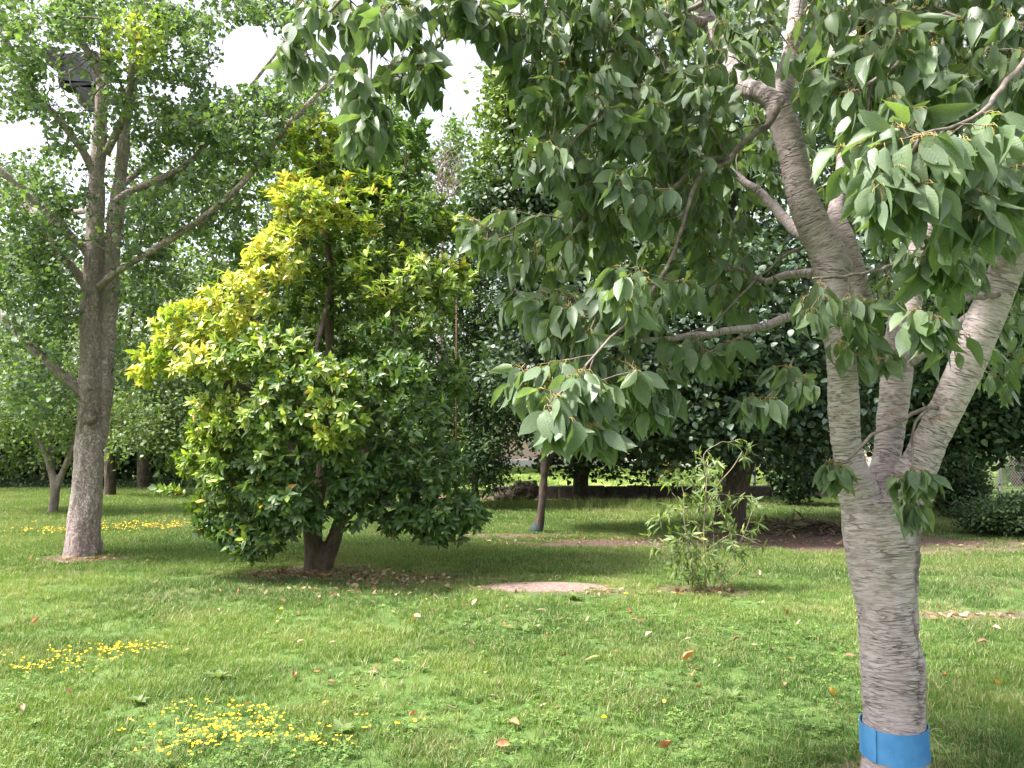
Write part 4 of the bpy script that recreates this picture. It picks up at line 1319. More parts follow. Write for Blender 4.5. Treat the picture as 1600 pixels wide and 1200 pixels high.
def over_limbs(C):
    """the limbs one sees bare in the crown keep their leaves behind them"""
    X, Z, d = project(C)
    m = hole_c(C)
    r = RNG.random(len(C))
    for pts, hw, pr, dm in (
        ([(1326, 690), (1316, 570)], 30, .8, CY + .05), ([(1312, 430), (1272, 355), (1240, 250), (1218, 165)], 34, .93, CY + .05), ([(1316, 570), (1308, 430)], 26, .35, CY),
        ([(1218, 165), (1232, 110), (1248, 10)], 26, .85, CY + .1), ([(1218, 168), (1170, 138)], 24, .85, CY + .1), ([(1140, 100), (1106, 30)], 20, .6, CY + .1),
        ([(1270, 480), (1180, 513), (1110, 520), (1010, 531)], 17, .9, CY + .1), ([(1262, 427), (1180, 438)], 15, .8, CY),
        ([(1215, 165), (1155, 225), (1082, 294), (1058, 372), (1002, 478), (930, 555)], 12, .35, CY),
        ([(1462, 675), (1478, 640), (1534, 510), (1580, 400)], 30, .88, CY), ([(1388, 700), (1400, 600)], 26, .75, CY), ([(1262, 375), (1180, 296)], 15, .7, CY + .1),
        ([(1325, 400), (1306, 334), (1315, 240)], 18, .75, CY + .1), ([(1440, 390), (1460, 300)], 16, .4, CY + .1)):
        m |= poly_near(X, Z, pts, hw) & (r < pr) & (d < dm)
    return m


cle.build('foliage', M_CHERRY, cherry, n_parts=300, cull=over_limbs)

# blue sheet collar wrapped round the foot of the cherry
M_BLUE = plain_mat('blue_band', (.05, .20, .44), (.085, .27, .52), scale=9, rough=.55, bump=.12, detail=10)
band = thing('trunk_band', 'bright blue plastic collar wrapped round the foot of the cherry trunk', 'tree guard', tuple(at(1398, 1195, CY)))
bc = at(1398, 1168, CY)


z1, z0 = at(1398, 1146, CY - .14)[2], at(1398, 1197, CY - .14)[2]
mid_ = tv_[(tv_[:, 2] > z0) & (tv_[:, 2] < z1)]
bc = np.array([*(mid_[:, :2].max(0) + mid_[:, :2].min(0)) / 2, 0])
za = tv_[(tv_[:, 2] > z0 - .02) & (tv_[:, 2] < z1 + .02)]
an_ = np.arctan2(za[:, 1] - bc[1], za[:, 0] - bc[0]); rd_ = np.hypot(za[:, 0] - bc[0], za[:, 1] - bc[1]); up_ = za[:, 2] > (z0 + z1) / 2


def bark_r(a, top):
    w = (np.abs((an_ - a + np.pi) % (2 * np.pi) - np.pi) < .3) & (up_ == top)
    return rd_[w].max()


def collar(a0, a1, k, off, th, dz0, dz1):
    V, Fq = [], []
    for i in range(k + 1):
        a = a0 + (a1 - a0) * i / k
        rb_, rt_ = bark_r(a, False) + off, bark_r(a, True) + off
        w0 = .010 * math.sin(a + .6)
        for u in (0, .33, .67, 1):
            r = rb_ * (1 - u) + rt_ * u + .0012 * math.sin(a * 9 + u * 5)
            V += [[bc[0] + math.cos(a) * r, bc[1] + math.sin(a) * r, (z0 + dz0) * (1 - u) + (z1 + dz1) * u + w0],
                  [bc[0] + math.cos(a) * (r + th), bc[1] + math.sin(a) * (r + th), (z0 + dz0) * (1 - u) + (z1 + dz1) * u + w0]]
    for i in range(k):
        b, c = i * 8, i * 8 + 8
        for u in range(3):
            Fq.append([b + 2 * u + 1, c + 2 * u + 1, c + 2 * u + 3, b + 2 * u + 3])
            Fq.append([b + 2 * u, b + 2 * u + 2, c + 2 * u + 2, c + 2 * u])
        Fq.append([b, c, c + 1, b + 1]); Fq.append([b + 6, b + 7, c + 7, c + 6])
    for b in (0, k * 8):
        Fq += [[b + 2 * u, b + 2 * u + 1, b + 2 * u + 3, b + 2 * u + 2] for u in range(3)]
    return np.array(V), Fq


v, f = collar(math.radians(-158), math.radians(200), 72, .004, .004, 0, 0)
link('collar_sheet', make_mesh('collar_sheet', v, f, smooth=False), M_BLUE, band)
v, f = collar(math.radians(-170), math.radians(-145), 8, .0105, .004, .003, .004)
link('overlap_flap', make_mesh('overlap_flap', v, f, smooth=False), M_BLUE, band)

# ------------------------------------------------------------------ generic broadleaf tree
def make_tree(name, label, base, trunk, limbs, lobes, kind, mat, bark, Lr, per_tip, spread=.16, step=.25, n_parts=0, group=None, yel=0.0, dn=(0, 0, -.1), cull=None, voxel=.03,
              leaf_out=.5, r0=.004, shell=.3, disp=True, cat='tree', upn=.9, yfun=None, knots=()):
    root = thing(name, label, cat, tuple(base), group)
    sk = Skel(60000)
    stems = [px_path(t, .1) for t in trunk]
    d = (lambda B, V: (fbm(B * np.array([14, 14, 5.]), 2) - .5) * .03) if disp else None
    link('trunk', solid_stems('trunk', stems, voxel, d, 2, sides=14), bark, root)
    for s in stems: sk.main(s[len(s) // 3:])
    for l in limbs:
        p = px_path(l, .15)
        sk.main(p)
        v, f, bco = tube_geo(p[:, :3], p[:, 3], 8, wob=.15)
        link('limb', make_mesh('limb', v, f, {'bco': bco}), bark, root)
    pts = []
    cen = []
    for l in lobes:
        q = ell_points(*l[:6], l[6], shell)
        pts.append(q); cen.append(np.repeat(at(l[0], l[1], l[4])[None], len(q), 0))
    A = np.concatenate(pts); C = np.concatenate(cen)
    mz = A[:, 2] > .15
    if cull is not None: mz &= ~cull(A)
    A, C = A[mz], C[mz]
    sk.grow(A, step, .15, .03)
    t = sk.twig_mesh('twigs', r0, 2.4, sides=3)
    if t:
        o = link('twigs', t, bark, root); tag(o, kind='stuff')
    lv = Leaves(kind)
    out = unit(A - C + np.array([0, 0, .25]) * .3)
    cnt = RNG.poisson(per_tip, len(A))
    P = np.repeat(A, cnt, 0) + RNG.normal(0, spread, (cnt.sum(), 3))
    O = np.repeat(out, cnt, 0)
    m = P[:, 2] > .06
    P, O = P[m], O[m]
    n = len(P)
    D = unit(O * leaf_out + RNG.normal(0, .6, (n, 3)) + np.array(dn))
    Nn = O * .5 + np.array([0, 0, upn]) + RNG.normal(0, .45, (n, 3))
    yl = np.clip(RNG.normal(yel, .1, n), 0, 1)
    if yfun is not None: yl = yfun(P, yl)
    lv.add(P, D, Nn, RNG.uniform(*Lr, n), yl)
    # leaves along the shoots between the clusters
    if len(sk.paths):
        ids = np.concatenate([np.array(p[-5:]) for p in sk.paths])
        c2 = RNG.poisson(per_tip * .12, len(ids))
        P = np.repeat(sk.p[ids], c2, 0) + RNG.normal(0, spread * .5, (c2.sum(), 3))
        P = P[P[:, 2] > .06]; n = len(P)
        if n:
            y2 = np.clip(RNG.normal(yel, .1, n), 0, 1)
            if yfun is not None: y2 = yfun(P, y2)
            lv.add(P, RNG.normal(0, 1, (n, 3)) + np.array(dn), np.array([0, 0, .9]) + RNG.normal(0, .5, (n, 3)), RNG.uniform(*Lr, n), y2)
    lv.build('crown', mat, root, n_parts=n_parts, cull=cull)
    return root


# ------------------------------------------------------------------ CITRUS tree (yellowing, middle left)
ob = ground(495, 893)
OY = ob[1]
o_lobes = [  # cx cy rx ry Y rY n yellowness
    (495, 225, 52, 52, OY - .2, .5, 85, .62), (470, 320, 60, 55, OY - .7, .5, 105, .72), (560, 320, 70, 55, OY - .4, .6, 90, .5), (610, 250, 70, 70, OY + .3, .6, 110, .12), (650, 330, 65, 55, OY - .1, .6, 85, .3),
    (640, 200, 35, 30, OY + .3, .4, 30, .2), (700, 360, 40, 40, OY, .4, 50, .5), (700, 450, 42, 50, OY - .4, .5, 75, .55), (610, 430, 80, 50, OY - .7, .5, 90, .42), (620, 510, 80, 45, OY - .8, .4, 80, .2),
    (430, 400, 55, 45, OY - .9, .45, 85, .68), (370, 470, 65, 50, OY - .8, .5, 95, .68), (300, 505, 65, 38, OY - .6, .5, 95, .85), (240, 570, 36, 32, OY - .4, .35, 50, .88), (330, 560, 70, 38, OY - .9, .5, 90, .72),
    (420, 545, 70, 40, OY - 1.2, .4, 75, .3), (480, 600, 80, 45, OY - 1.4, .4, 100, .35), (520, 660, 60, 38, OY - 1.5, .35, 90, .62), (430, 650, 60, 35, OY - 1.3, .4, 70, .52), (600, 590, 80, 45, OY - 1.2, .4, 85, .15),
    (340, 650, 55, 40, OY - .9, .4, 75, .4), (320, 720, 45, 40, OY - .7, .4, 75, .35), (370, 740, 60, 50, OY - .9, .4, 75, .22), (385, 830, 55, 45, OY - .8, .4, 90, .15), (460, 780, 60, 45, OY - 1.0, .4, 60, .05),
    (460, 700, 80, 45, OY - 1.1, .4, 60, .08), (560, 720, 70, 45, OY - 1.0, .4, 70, .02), (640, 660, 70, 55, OY - .9, .5, 90, .08), (670, 730, 70, 50, OY - .8, .5, 95, .0), (690, 810, 62, 42, OY - .8, .4, 90, .0), (610, 790, 55, 34, OY - .6, .4, 45, .02),
    (730, 800, 34, 34, OY - .5, .3, 36, .0), (700, 600, 40, 50, OY - .3, .4, 50, .2), (262, 768, 24, 10, OY - .7, .2, 6, .5), (545, 760, 30, 36, OY - .9, .3, 22, .02),
    (465, 815, 46, 28, OY - .8, .35, 36, .08), (545, 795, 40, 30, OY - .8, .3, 34, .03), (330, 800, 40, 50, OY - .6, .4, 40, .2), (400, 850, 42, 22, OY - .8, .3, 26, .1), (640, 815, 60, 26, OY - .7, .35, 40, .0),
    (500, 420, 140, 160, OY + .7, .6, 240, .1), (480, 620, 170, 120, OY + .8, .7, 190, .05), (540, 540, 110, 190, OY + .1, .5, 200, .02), (550, 400, 90, 120, OY - .1, .3, 110, .1), (540, 270, 70, 80, OY + .2, .4, 110, .2), (600, 740, 110, 60, OY + .7, .5, 60, .0), (400, 760, 100, 60, OY + .6, .5, 60, .05),
]
lob_arr = np.array([[*at(l[0], l[1], l[4]), l[2] * l[4] / F_PX, l[7]] for l in o_lobes])


def citrus_yellow(P, y):
    w = np.zeros(len(P)); s = np.zeros(len(P))
    for a in lob_arr[:33]:
        d = np.exp(-(np.sum((P - a[:3]) ** 2, 1)) / (a[3] ** 2 * .8)) + 1e-12
        w += d; s += d * a[4]
    base = s / w
    # tips of the shoots in patches yellower, some leaves stay green
    pat = fbm(P * 2.2, 2)
    dep = np.clip((OY + .5 - P[:, 1]) / 1.0, .25, 1)
    pat = np.clip((fbm(P * 2.6, 2) - .3) * 2.4, 0, 1)
    y_ = np.clip(np.minimum(base, .75) * (.55 + .9 * pat) * dep * 1.0 + RNG.normal(0, .15, len(P)), 0, .9)
    return np.where((RNG.random(len(P)) < .03) & (y_ > .25), 1.0, y_)


def citrus():
    root = thing('citrus_tree', 'dense rounded citrus tree with yellowing upper leaves, left of centre', 'tree', tuple(ob))
    t1 = px_path([(494, 902, OY, 46), (493, 885, OY, 38), (490, 850, OY, 30), (483, 800, OY - .05, 26), (470, 740, OY - .1, 20), (455, 680, OY - .15, 17), (430, 600, OY - .2, 14), (400, 520, OY - .3, 10), (370, 470, OY - .5, 6)], .06)
    t2 = px_path([(500, 900, OY, 38), (509, 872, OY, 30), (520, 848, OY, 25), (532, 812, OY, 20), (550, 750, OY + .05, 17), (590, 660, OY + .1, 14), (605, 560, OY + .1, 12), (620, 440, OY, 9), (630, 320, OY, 6), (635, 230, OY + .1, 4)], .06)
    t3 = px_path([(492, 840, OY + .05, 22), (500, 760, OY + .1, 18), (510, 660, OY + .15, 16), (515, 540, OY + .1, 14), (515, 420, OY, 11), (505, 320, OY - .1, 8), (498, 220, OY - .1, 4)], .06)
    link('trunk', solid_stems('trunk', [t1, t2, t3], .016, lambda B, V: (fbm(B * np.array([18, 18, 6.]), 3) - .5) * .03, 2, sides=14), M_OBARK, root)
    sk = Skel(60000)
    for t in (t1, t2, t3): sk.main(t[10:])
    for l in [[(470, 720, OY - .1, 12), (420, 730, OY - .5, 8), (360, 760, OY - .7, 5)], [(536, 800, OY, 14), (600, 770, OY - .4, 10), (670, 760, OY - .7, 6)], [(440, 640, OY - .2, 10), (370, 600, OY - .5, 8), (290, 560, OY - .6, 5)],
              [(480, 790, OY, 10), (430, 810, OY - .5, 7), (380, 830, OY - .7, 4)], [(590, 640, OY + .1, 10), (650, 600, OY - .3, 8), (700, 560, OY - .4, 5)], [(615, 470, OY, 8), (660, 440, OY - .3, 6), (700, 430, OY - .4, 4)],
              [(513, 470, OY, 9), (500, 520, OY - .8, 7), (490, 560, OY - 1.2, 5)], [(515, 430, OY, 8), (480, 390, OY - .5, 6), (450, 340, OY - .7, 4)]]:
        p = px_path(l, .1); sk.main(p)
        v, f, bco = tube_geo(p[:, :3], p[:, 3], 8, wob=.1)
        link('limb', make_mesh('limb', v, f, {'bco': bco}), M_OBARK, root)
    A = np.concatenate([ell_points(*l[:6], l[6], .45 if l[4] < OY + .3 else .1) for l in o_lobes])
    A = A[A[:, 2] > .25]
    sk.grow(A, .10, .0, .015)
    tw = link('twigs', sk.twig_mesh('twigs', .0022, 2.4), M_OBARK, root); tag(tw, kind='stuff')
    lv = Leaves('orange')
    cen = np.array([at(520, 620, OY)])[0]
    for idx in sk.paths:
        tip = sk.p[idx[-1]]
        out = unit(unit(tip - cen) * .7 + sk.d[idx[-1]] * .8 + np.array([0, 0, .35]))
        k = int(RNG.integers(6, 11))
        th = RNG.uniform(0, 6.283) + np.arange(k) * 2.4
        ref = unit(np.cross(out, [0.2, .1, 1.0])); r2 = np.cross(out, ref)
        rad = ref[None] * np.cos(th)[:, None] + r2[None] * np.sin(th)[:, None]
        open_ = RNG.uniform(.5, 1.6, k)[:, None]
        D = unit(out[None] + rad * open_ + np.array([0, 0, -.25]) + RNG.normal(0, .15, (k, 3)))
        P = tip[None] - out[None] * (RNG.uniform(0, .09, k))[:, None]
        Nn = out[None] * .8 - rad * .3 + np.array([0, 0, .5])
        lv.add(P, D, Nn, RNG.uniform(.085, .14, k), np.zeros(k))
        for q in idx[-2:max(0, len(idx) - 5):-1]:
            kk = int(RNG.integers(1, 4))
            P = np.repeat(sk.p[q][None], kk, 0)
            D = RNG.normal(0, .8, (kk, 3)) + out * .5
            lv.add(P, D, RNG.normal(0, .4, (kk, 3)) + np.array([0, -.2, 1]), RNG.uniform(.07, .12, kk), np.zeros(kk))
    P = np.concatenate(lv.P)
    lv.y = [citrus_yellow(P, None)]
    lv.build('crown', M_ORANGE, root, n_parts=300)


citrus()

# thin rusty stake standing right of the citrus tree
M_RUST = plain_mat('rusty_iron', (.10, .045, .03), (.17, .08, .05), scale=40, rough=.85, bump=.3)
sb = at(711, 790, OY + 2.2); sb[2] = 0
stake = thing('iron_stake', 'thin rusty iron rod standing upright at the right side of the citrus tree', 'stake', tuple(sb))
top = at(713, 470, OY + 2.2)
v, f, _ = tube_geo([sb - np.array([0, 0, .1]), sb + (top - sb) * .5 + np.array([.012, 0, 0]), top], [.012, .012, .011], 8)
link('rod', make_mesh('rod', v, f), M_RUST, stake)
v, f, _ = tube_geo([top + np.array([-.03, 0, -.02]), top + np.array([0, 0, .012]), top + np.array([.03, 0, -.02])], [.01, .012, .01], 6)
link('hook', make_mesh('hook', v, f), M_RUST, stake)

# ------------------------------------------------------------------ trees behind
lb = ground(1140, 828); LY = lb[1]
make_tree('linden_tree', 'broad dark linden behind the sapling, its low crown shading the bare earth', lb,
          [[(1138, 838, LY, 62), (1140, 815, LY, 50), (1146, 770, LY, 44), (1156, 720, LY, 44), (1165, 660, LY, 40), (1160, 560, LY, 34), (1150, 420, LY, 26), (1140, 260, LY, 18), (1130, 60, LY, 10)],
           [(1158, 740, LY, 30), (1180, 690, LY, 28), (1210, 620, LY, 24), (1240, 520, LY, 18), (1270, 400, LY, 12)]],
          [[(1150, 640, LY, 20), (1080, 580, LY - .8, 14), (1000, 540, LY - 1.5, 8)], [(1200, 620, LY, 18), (1290, 600, LY - .8, 12), (1380, 590, LY - 1.5, 7)]],
          [(1000, 250, 190, 150, LY, 2.2, 330), (1180, 120, 240, 180, LY, 2.6, 360), (960, 440, 170, 130, LY - .6, 2.0, 330), (1130, 480, 190, 140, LY - 1.0, 2.2, 360), (1300, 420, 180, 160, LY - .4, 2.2, 280),
           (1000, 600, 160, 90, LY - .9, 1.6, 300), (1130, 640, 150, 80, LY - 1.0, 1.6, 280), (1280, 610, 140, 90, LY - .6, 1.8, 240), (940, 670, 80, 30, LY - .6, 1.0, 50), (1070, 682, 80, 30, LY - .6, 1.2, 70),
           (1240, 690, 80, 50, LY + .6, 1.2, 70), (1400, 200, 200, 180, LY + 1, 2.2, 220), (1180, 300, 200, 200, LY + 1.5, 1.5, 220)],
          'linden', M_LINDEN, M_DBARK, (.08, .135), 16, spread=.22, n_parts=300, upn=1.1, yel=.02)

tb = ground(840, 833); TY = tb[1]
thin = make_tree('young_tree', 'slim dark leaning tree with a greenish painted foot, right of the citrus tree', tb,
          [[(838, 840, TY, 24), (841, 826, TY, 17), (845, 800, TY, 13), (849, 760, TY, 13), (852, 700, TY, 14), (848, 600, TY, 12), (835, 450, TY, 10), (815, 300, TY, 7), (790, 150, TY, 4)]],
          [[(851, 735, TY, 8), (862, 715, TY + .1, 6), (880, 690, TY + .2, 4)]],
          [(790, 170, 40, 60, TY, .6, 80), (780, 120, 20, 30, TY, .3, 16), (820, 280, 85, 70, TY, 1.0, 200), (850, 380, 100, 80, TY, 1.2, 240), (760, 330, 50, 50, TY, .7, 60), (870, 480, 100, 80, TY, 1.2, 170), (900, 220, 80, 90, TY + .4, 1.0, 120),
           (830, 560, 80, 60, TY + .2, 1, 110), (880, 640, 60, 50, TY + .3, .8, 60)],
          'linden', M_LINDEN, M_DBARK, (.07, .12), 14, spread=.16, upn=1.2, yel=.03, yfun=lambda P, y: np.clip(y + np.clip((P[:, 2] - 5.6) * .16, 0, .28), 0, 1))
v, f, _ = tube_geo([tb + np.array([-.03, 0, -.03]), tb + np.array([-.02, 0, .06]), tb + np.array([0, 0, .16])], [.145, .12, .098], 14, wob=.1)
M_TEAL = plain_mat('faded_teal_paint', (.012, .028, .027), (.025, .045, .04), scale=25, rough=.8, bump=.3)
link('painted_foot', make_mesh('painted_foot', v, f), M_TEAL, thin)

bb = ground(908, 783); BY = bb[1]
make_tree('shade_tree', 'dark tree whose short forked trunk stands right by the low wall', bb,
          [[(908, 792, BY, 34), (907, 775, BY, 28), (908, 745, BY, 24), (914, 715, BY, 28), (925, 670, BY, 18), (940, 600, BY, 12), (950, 500, BY, 8)], [(908, 735, BY, 20), (890, 700, BY, 15), (872, 660, BY, 10), (860, 590, BY, 6)]],
          [],
          [(900, 560, 150, 110, BY, 2.4, 260), (980, 650, 110, 50, BY, 1.8, 150), (850, 640, 80, 45, BY, 1.4, 70), (1010, 540, 140, 120, BY + 1, 2.4, 180), (930, 400, 160, 130, BY, 2.5, 180), (985, 722, 70, 20, BY - .2, 1.0, 34), (880, 725, 40, 16, BY - .2, .8, 14), (1060, 712, 50, 16, BY, 1, 16)],
          'linden', M_DARK, M_DBARK, (.10, .18), 15, spread=.26, voxel=.04)

db = ground(742, 795); DY = db[1]
make_tree('laurel_tree', 'dark glossy evergreen tree squeezed in behind the right side of the citrus tree', db,
          [[(742, 802, DY, 16), (742, 760, DY, 12), (740, 680, DY, 11), (745, 580, DY, 9), (750, 460, DY, 6), (750, 330, DY, 4)]],
          [[(741, 700, DY, 8), (700, 650, DY, 6), (660, 600, DY, 4)]],
          [(755, 470, 60, 90, DY, 1.0, 180), (760, 590, 55, 90, DY - .2, 1.0, 190), (755, 700, 50, 50, DY - .3, .9, 130), (770, 745, 28, 28, DY - .3, .6, 40), (700, 400, 80, 80, DY + .4, 1.0, 110), (660, 600, 90, 120, DY + .4, 1.0, 160), (800, 520, 50, 70, DY + .4, .8, 90), (640, 720, 60, 50, DY + .5, .8, 50)],
          'orange', M_DARK, M_DBARK, (.09, .14), 13, spread=.17, upn=.3, yfun=lambda P, y: np.clip(y + .18 * (np.abs(P[:, 0] + 1.6) < .5) * (P[:, 2] < 2.6), 0, 1))  # yfun: backlight under the citrus painted as yellower leaves low on the left

ab = ground(82, 803); AY = ab[1]
make_tree('fruit_tree', 'young pale-barked tree with a V-forked trunk just left of the ginkgo', ab,
          [[(80, 810, AY, 22), (83, 795, AY, 15), (86, 765, AY, 14), (80, 735, AY, 11), (68, 700, AY, 9), (56, 670, AY, 8), (40, 600, AY, 6), (30, 520, AY, 4)],
           [(86, 775, AY, 12), (94, 748, AY, 10), (105, 722, AY, 10), (118, 690, AY, 9), (130, 640, AY, 7), (150, 560, AY, 5)],
           [(83, 740, AY + .1, 8), (79, 690, AY + .15, 6), (82, 640, AY + .2, 4)]],
          [],
          [(40, 620, 70, 60, AY, 1.4, 150), (95, 650, 50, 50, AY - .4, 1.0, 90), (-30, 600, 70, 70, AY, 1.4, 90), (60, 540, 80, 60, AY, 1.4, 120), (180, 620, 60, 60, AY, 1.2, 90), (130, 540, 80, 70, AY + .5, 1.3, 90), (80, 700, 30, 30, AY, .5, 20), (15, 670, 40, 30, AY, .8, 40), (210, 660, 40, 30, AY - .4, .8, 34)],
          'small', M_APPLE, bark_mat('pale_bark', (.22, .18, .155), (.13, .11, .09), (.3, .26, .23), (6, 6, 2), 3, bump=.5, dist=.02), (.07, .11), 12, spread=.2, yel=.1, voxel=.03)

mb = ground(172, 775); MY = mb[1]
make_tree('leafy_tree', 'dark-trunked leafy tree seen between the ginkgo and the citrus tree', mb,
          [[(170, 785, MY, 22), (172, 760, MY, 17), (172, 700, MY, 16), (180, 620, MY, 12), (200, 520, MY, 9), (220, 420, MY, 5)]],
          [[(175, 680, MY, 10), (220, 640, MY - .5, 8), (270, 620, MY - 1, 5)]],
          [(240, 560, 90, 80, MY, 1.8, 190), (260, 640, 80, 50, MY - .6, 1.4, 150), (220, 690, 60, 24, MY - .5, 1.0, 44), (290, 680, 50, 30, MY - .8, 1, 50), (180, 480, 90, 80, MY, 1.8, 130), (300, 480, 90, 90, MY + .4, 1.8, 150)],
          'linden', M_APPLE, M_DBARK, (.08, .14), 11, spread=.22, voxel=.035)

rb = ground(1482, 800); RY = rb[1]
make_tree('shade_tree', 'dark many-stemmed tree behind the right limb of the cherry', rb,
          [[(1480, 810, RY, 18), (1478, 760, RY, 13), (1490, 690, RY, 11), (1500, 600, RY, 8), (1510, 450, RY, 5)], [(1486, 806, RY + .2, 12), (1500, 740, RY + .2, 9), (1530, 660, RY + .2, 7), (1560, 560, RY, 5)], [(1474, 806, RY - .1, 10), (1455, 740, RY, 8), (1430, 660, RY, 6), (1400, 560, RY, 4)]],
          [],
          [(1480, 560, 170, 110, RY, 2.4, 300), (1500, 660, 130, 50, RY, 1.8, 170), (1600, 600, 140, 110, RY, 2, 200), (1380, 620, 110, 80, RY + .5, 1.8, 130), (1500, 400, 200, 150, RY + 1, 2.4, 240), (1700, 450, 160, 200, RY, 2.4, 180), (1440, 700, 50, 30, RY + .4, 1.2, 40), (1600, 682, 80, 22, RY - .5, 1.2, 50), (1340, 660, 50, 24, RY, 1, 26)],
          'linden', M_DARK, M_DBARK, (.10, .18), 15, spread=.26, voxel=.035)


# far rows: whole trees each with crown and trunk
def far_tree(label, x, Y, top, w, base_y=None, mat=M_FAR, group='trees of the far row', n=300, Lr=(.16, .28), low=None, yel=.05, name='background_tree', per=17, kind='small'):
    g = at(x, 745, Y); g[2] = 0
    by = project(g)[1]
    low = by - 40 if low is None else low
    H = by - top
    lobes = []
    rr = np.random.default_rng(int(abs(x)) + int(Y * 7))
    k = 7
    for i in range(k):
        u = (i + .5) / k
        yy = low - (low - top) * u
        ww = w * (math.sin(math.pi * min(1, .22 + .78 * u * .98)) ** .6 * .8 + .1)
        for s in (-1, 0, 1):
            lobes.append((x + s * ww * .5 + rr.normal(0, w * .08), yy + rr.normal(0, H * .03), ww * rr.uniform(.38, .55), H * .11 * rr.uniform(.9, 1.5), Y + rr.normal(0, w * Y / F_PX * .3), w * Y / F_PX * .5, int(n / k / 3)))
    tw = max(6, .4 / Y * F_PX)
    make_tree(name, label, g, [[(x, by + 4, Y, tw * 1.2), (x + rr.normal(0, 4), by - H * .25, Y, tw), (x + rr.normal(0, 8), by - H * .45, Y, tw * .6), (x + rr.normal(0, 6), by - H * .62, Y, tw * .25)]], [], lobes,
              kind, mat, M_DBARK, Lr, per, spread=.012 * Y * (w / 130), step=.5, voxel=.07, r0=.008, yel=yel, disp=False, shell=.15, upn=.6)


far_tree('leafy far tree at the left edge, behind the ginkgo limbs', -60, 27, 290, 130)
far_tree('mid-green far tree whose top shows just left of the ginkgo stems', 70, 29, 275, 110)
far_tree('far tree behind the ginkgo stems with sky above its rounded top', 225, 27, 255, 120)
far_tree('far tree rising between the ginkgo and the citrus tree', 355, 25, 215, 120, n=340)
far_tree('tall far tree directly behind the top of the citrus tree', 470, 24, 150, 110, n=320)
far_tree('deep green far tree above the right shoulder of the citrus tree', 605, 19, 150, 100, n=420, mat=M_FAR, Lr=(.11, .18))
far_tree('broad hazy far tree seen through the gaps of the citrus top', 470, 46, 235, 170, n=520, Lr=(.3, .5))
far_tree('broad far tree behind the upper right side of the citrus tree', 610, 44, 225, 120, n=420, Lr=(.3, .5))
far_tree('pale far tree in the gap under the patch of white sky', 722, 40, 196, 85, n=380, Lr=(.22, .36))
far_tree('far tree closing the view behind the cherry crown', 1330, 30, 60, 240, n=380, Lr=(.2, .34))
far_tree('far tree at the right edge behind the cherry', 1590, 28, 60, 240, n=380, Lr=(.2, .34))
far_tree('far tree behind the linden crown', 1020, 32, 110, 220, n=340, Lr=(.2, .34))

# thin greyish bare-twigged tree in the gap
gb2 = at(690, 745, 34); gb2[2] = 0
bt = thing('bare_tree', 'greyish half-bare tree with fine purple-brown twigs in the gap below the sky', 'tree', tuple(gb2))
tr = px_path([(690, 745, 34, 16), (688, 500, 34, 12), (690, 400, 34, 7), (693, 320, 34, 3)], .4)
v, f, bco = tube_geo(tr[:, :3], tr[:, 3], 8)
M_PURP = bark_mat('purplish_twig', (.30, .24, .24), (.22, .17, .17), (.4, .34, .33), (2, 2, 1), 10, bump=0)
link('trunk', make_mesh('trunk', v, f, {'bco': bco}), M_PURP, bt)
sk = Skel(20000); sk.main(tr)
A = np.concatenate([ell_points(700, 265, 34, 50, 34, 1.2, 420, .1), ell_points(690, 330, 40, 60, 34, 1.4, 160, .1)])
sk.grow(A, .3, -.2, .05)
o = link('twigs', sk.twig_mesh('twigs', .010, 2.4, sides=3), M_PURP, bt); tag(o, kind='stuff')

# hedge along the far left
def leaf_box(root, name, x0, x1, Y, rY, ztop, n, mat, Lr, kind='small'):
    lv = Leaves(kind)
    a, b = at(x0, 745, Y)[0], at(x1, 745, Y)[0]
    X = RNG.uniform(a, b, n)
    tz = ztop * (.82 + .36 * n2(X, X * 0, .5, 3., 3))
    th = RNG.uniform(0, 1, n)
    Z = tz * th ** .8
    yy = Y + rY * (RNG.beta(1.2, 2.5, n) * 2 - 1) * np.sqrt(np.clip(1.05 - (Z / tz) ** 3, .05, 1)) + (n2(X, Z, .9, 7.) - .5) * .8
    P = np.stack([X, yy, Z + .03], -1)
    lv.add(P, RNG.normal(0, .7, (n, 3)) + np.array([0, -.5, -.2]), RNG.normal(0, .5, (n, 3)) + np.array([0, -.6, .7]), RNG.uniform(*Lr, n), np.clip(RNG.normal(0, .05, n), 0, 1))
    lv.build(name, mat, root)


hb = at(150, 745, 31); hb[2] = 0
hedge = thing('hedge', 'long dark hedge closing the lawn at the far left', 'hedge', tuple(hb))
leaf_box(hedge, 'foliage', -250, 760, 31, 1.3, 4.3, 95000, M_DARK, (.14, .24))
b = Batch()
for X_ in np.arange(at(-250, 745, 31)[0], at(760, 745, 31)[0], .55):
    j = RNG.normal(0, .15, 2)
    v, f, bco = tube_geo([[X_, 31 + j[0], -.1], [X_ + j[1], 31, 1.2], [X_ + j[1] * 2, 31 - j[0], 2.8]], [.05, .04, .02], 6)
    b.add(v, f, bco=bco)
o = link('stems', b.mesh('stems'), M_DBARK, hedge); tag(o, kind='stuff')

gc = at(100, 750, 27.5)
ivy = Leaves('small')
n = 9000
X = RNG.uniform(at(-150, 745, 28)[0], at(330, 745, 28)[0], n); Yv = RNG.normal(28.2, .8, n)
ivy.add(np.stack([X, Yv, RNG.uniform(.02, .28, n) * (.4 + n2(X, Yv, .8, 2.))], -1), RNG.normal(0, .7, (n, 3)) + np.array([0, -.4, 0]), RNG.normal(0, .4, (n, 3)) + np.array([0, -.2, 1]), RNG.uniform(.07, .13, n), np.zeros(n))
o = ivy.build('ground_cover', M_DARK, None)
tag(o, 'low dark creeping plants along the foot of the far hedge', 'ground cover', kind='stuff')

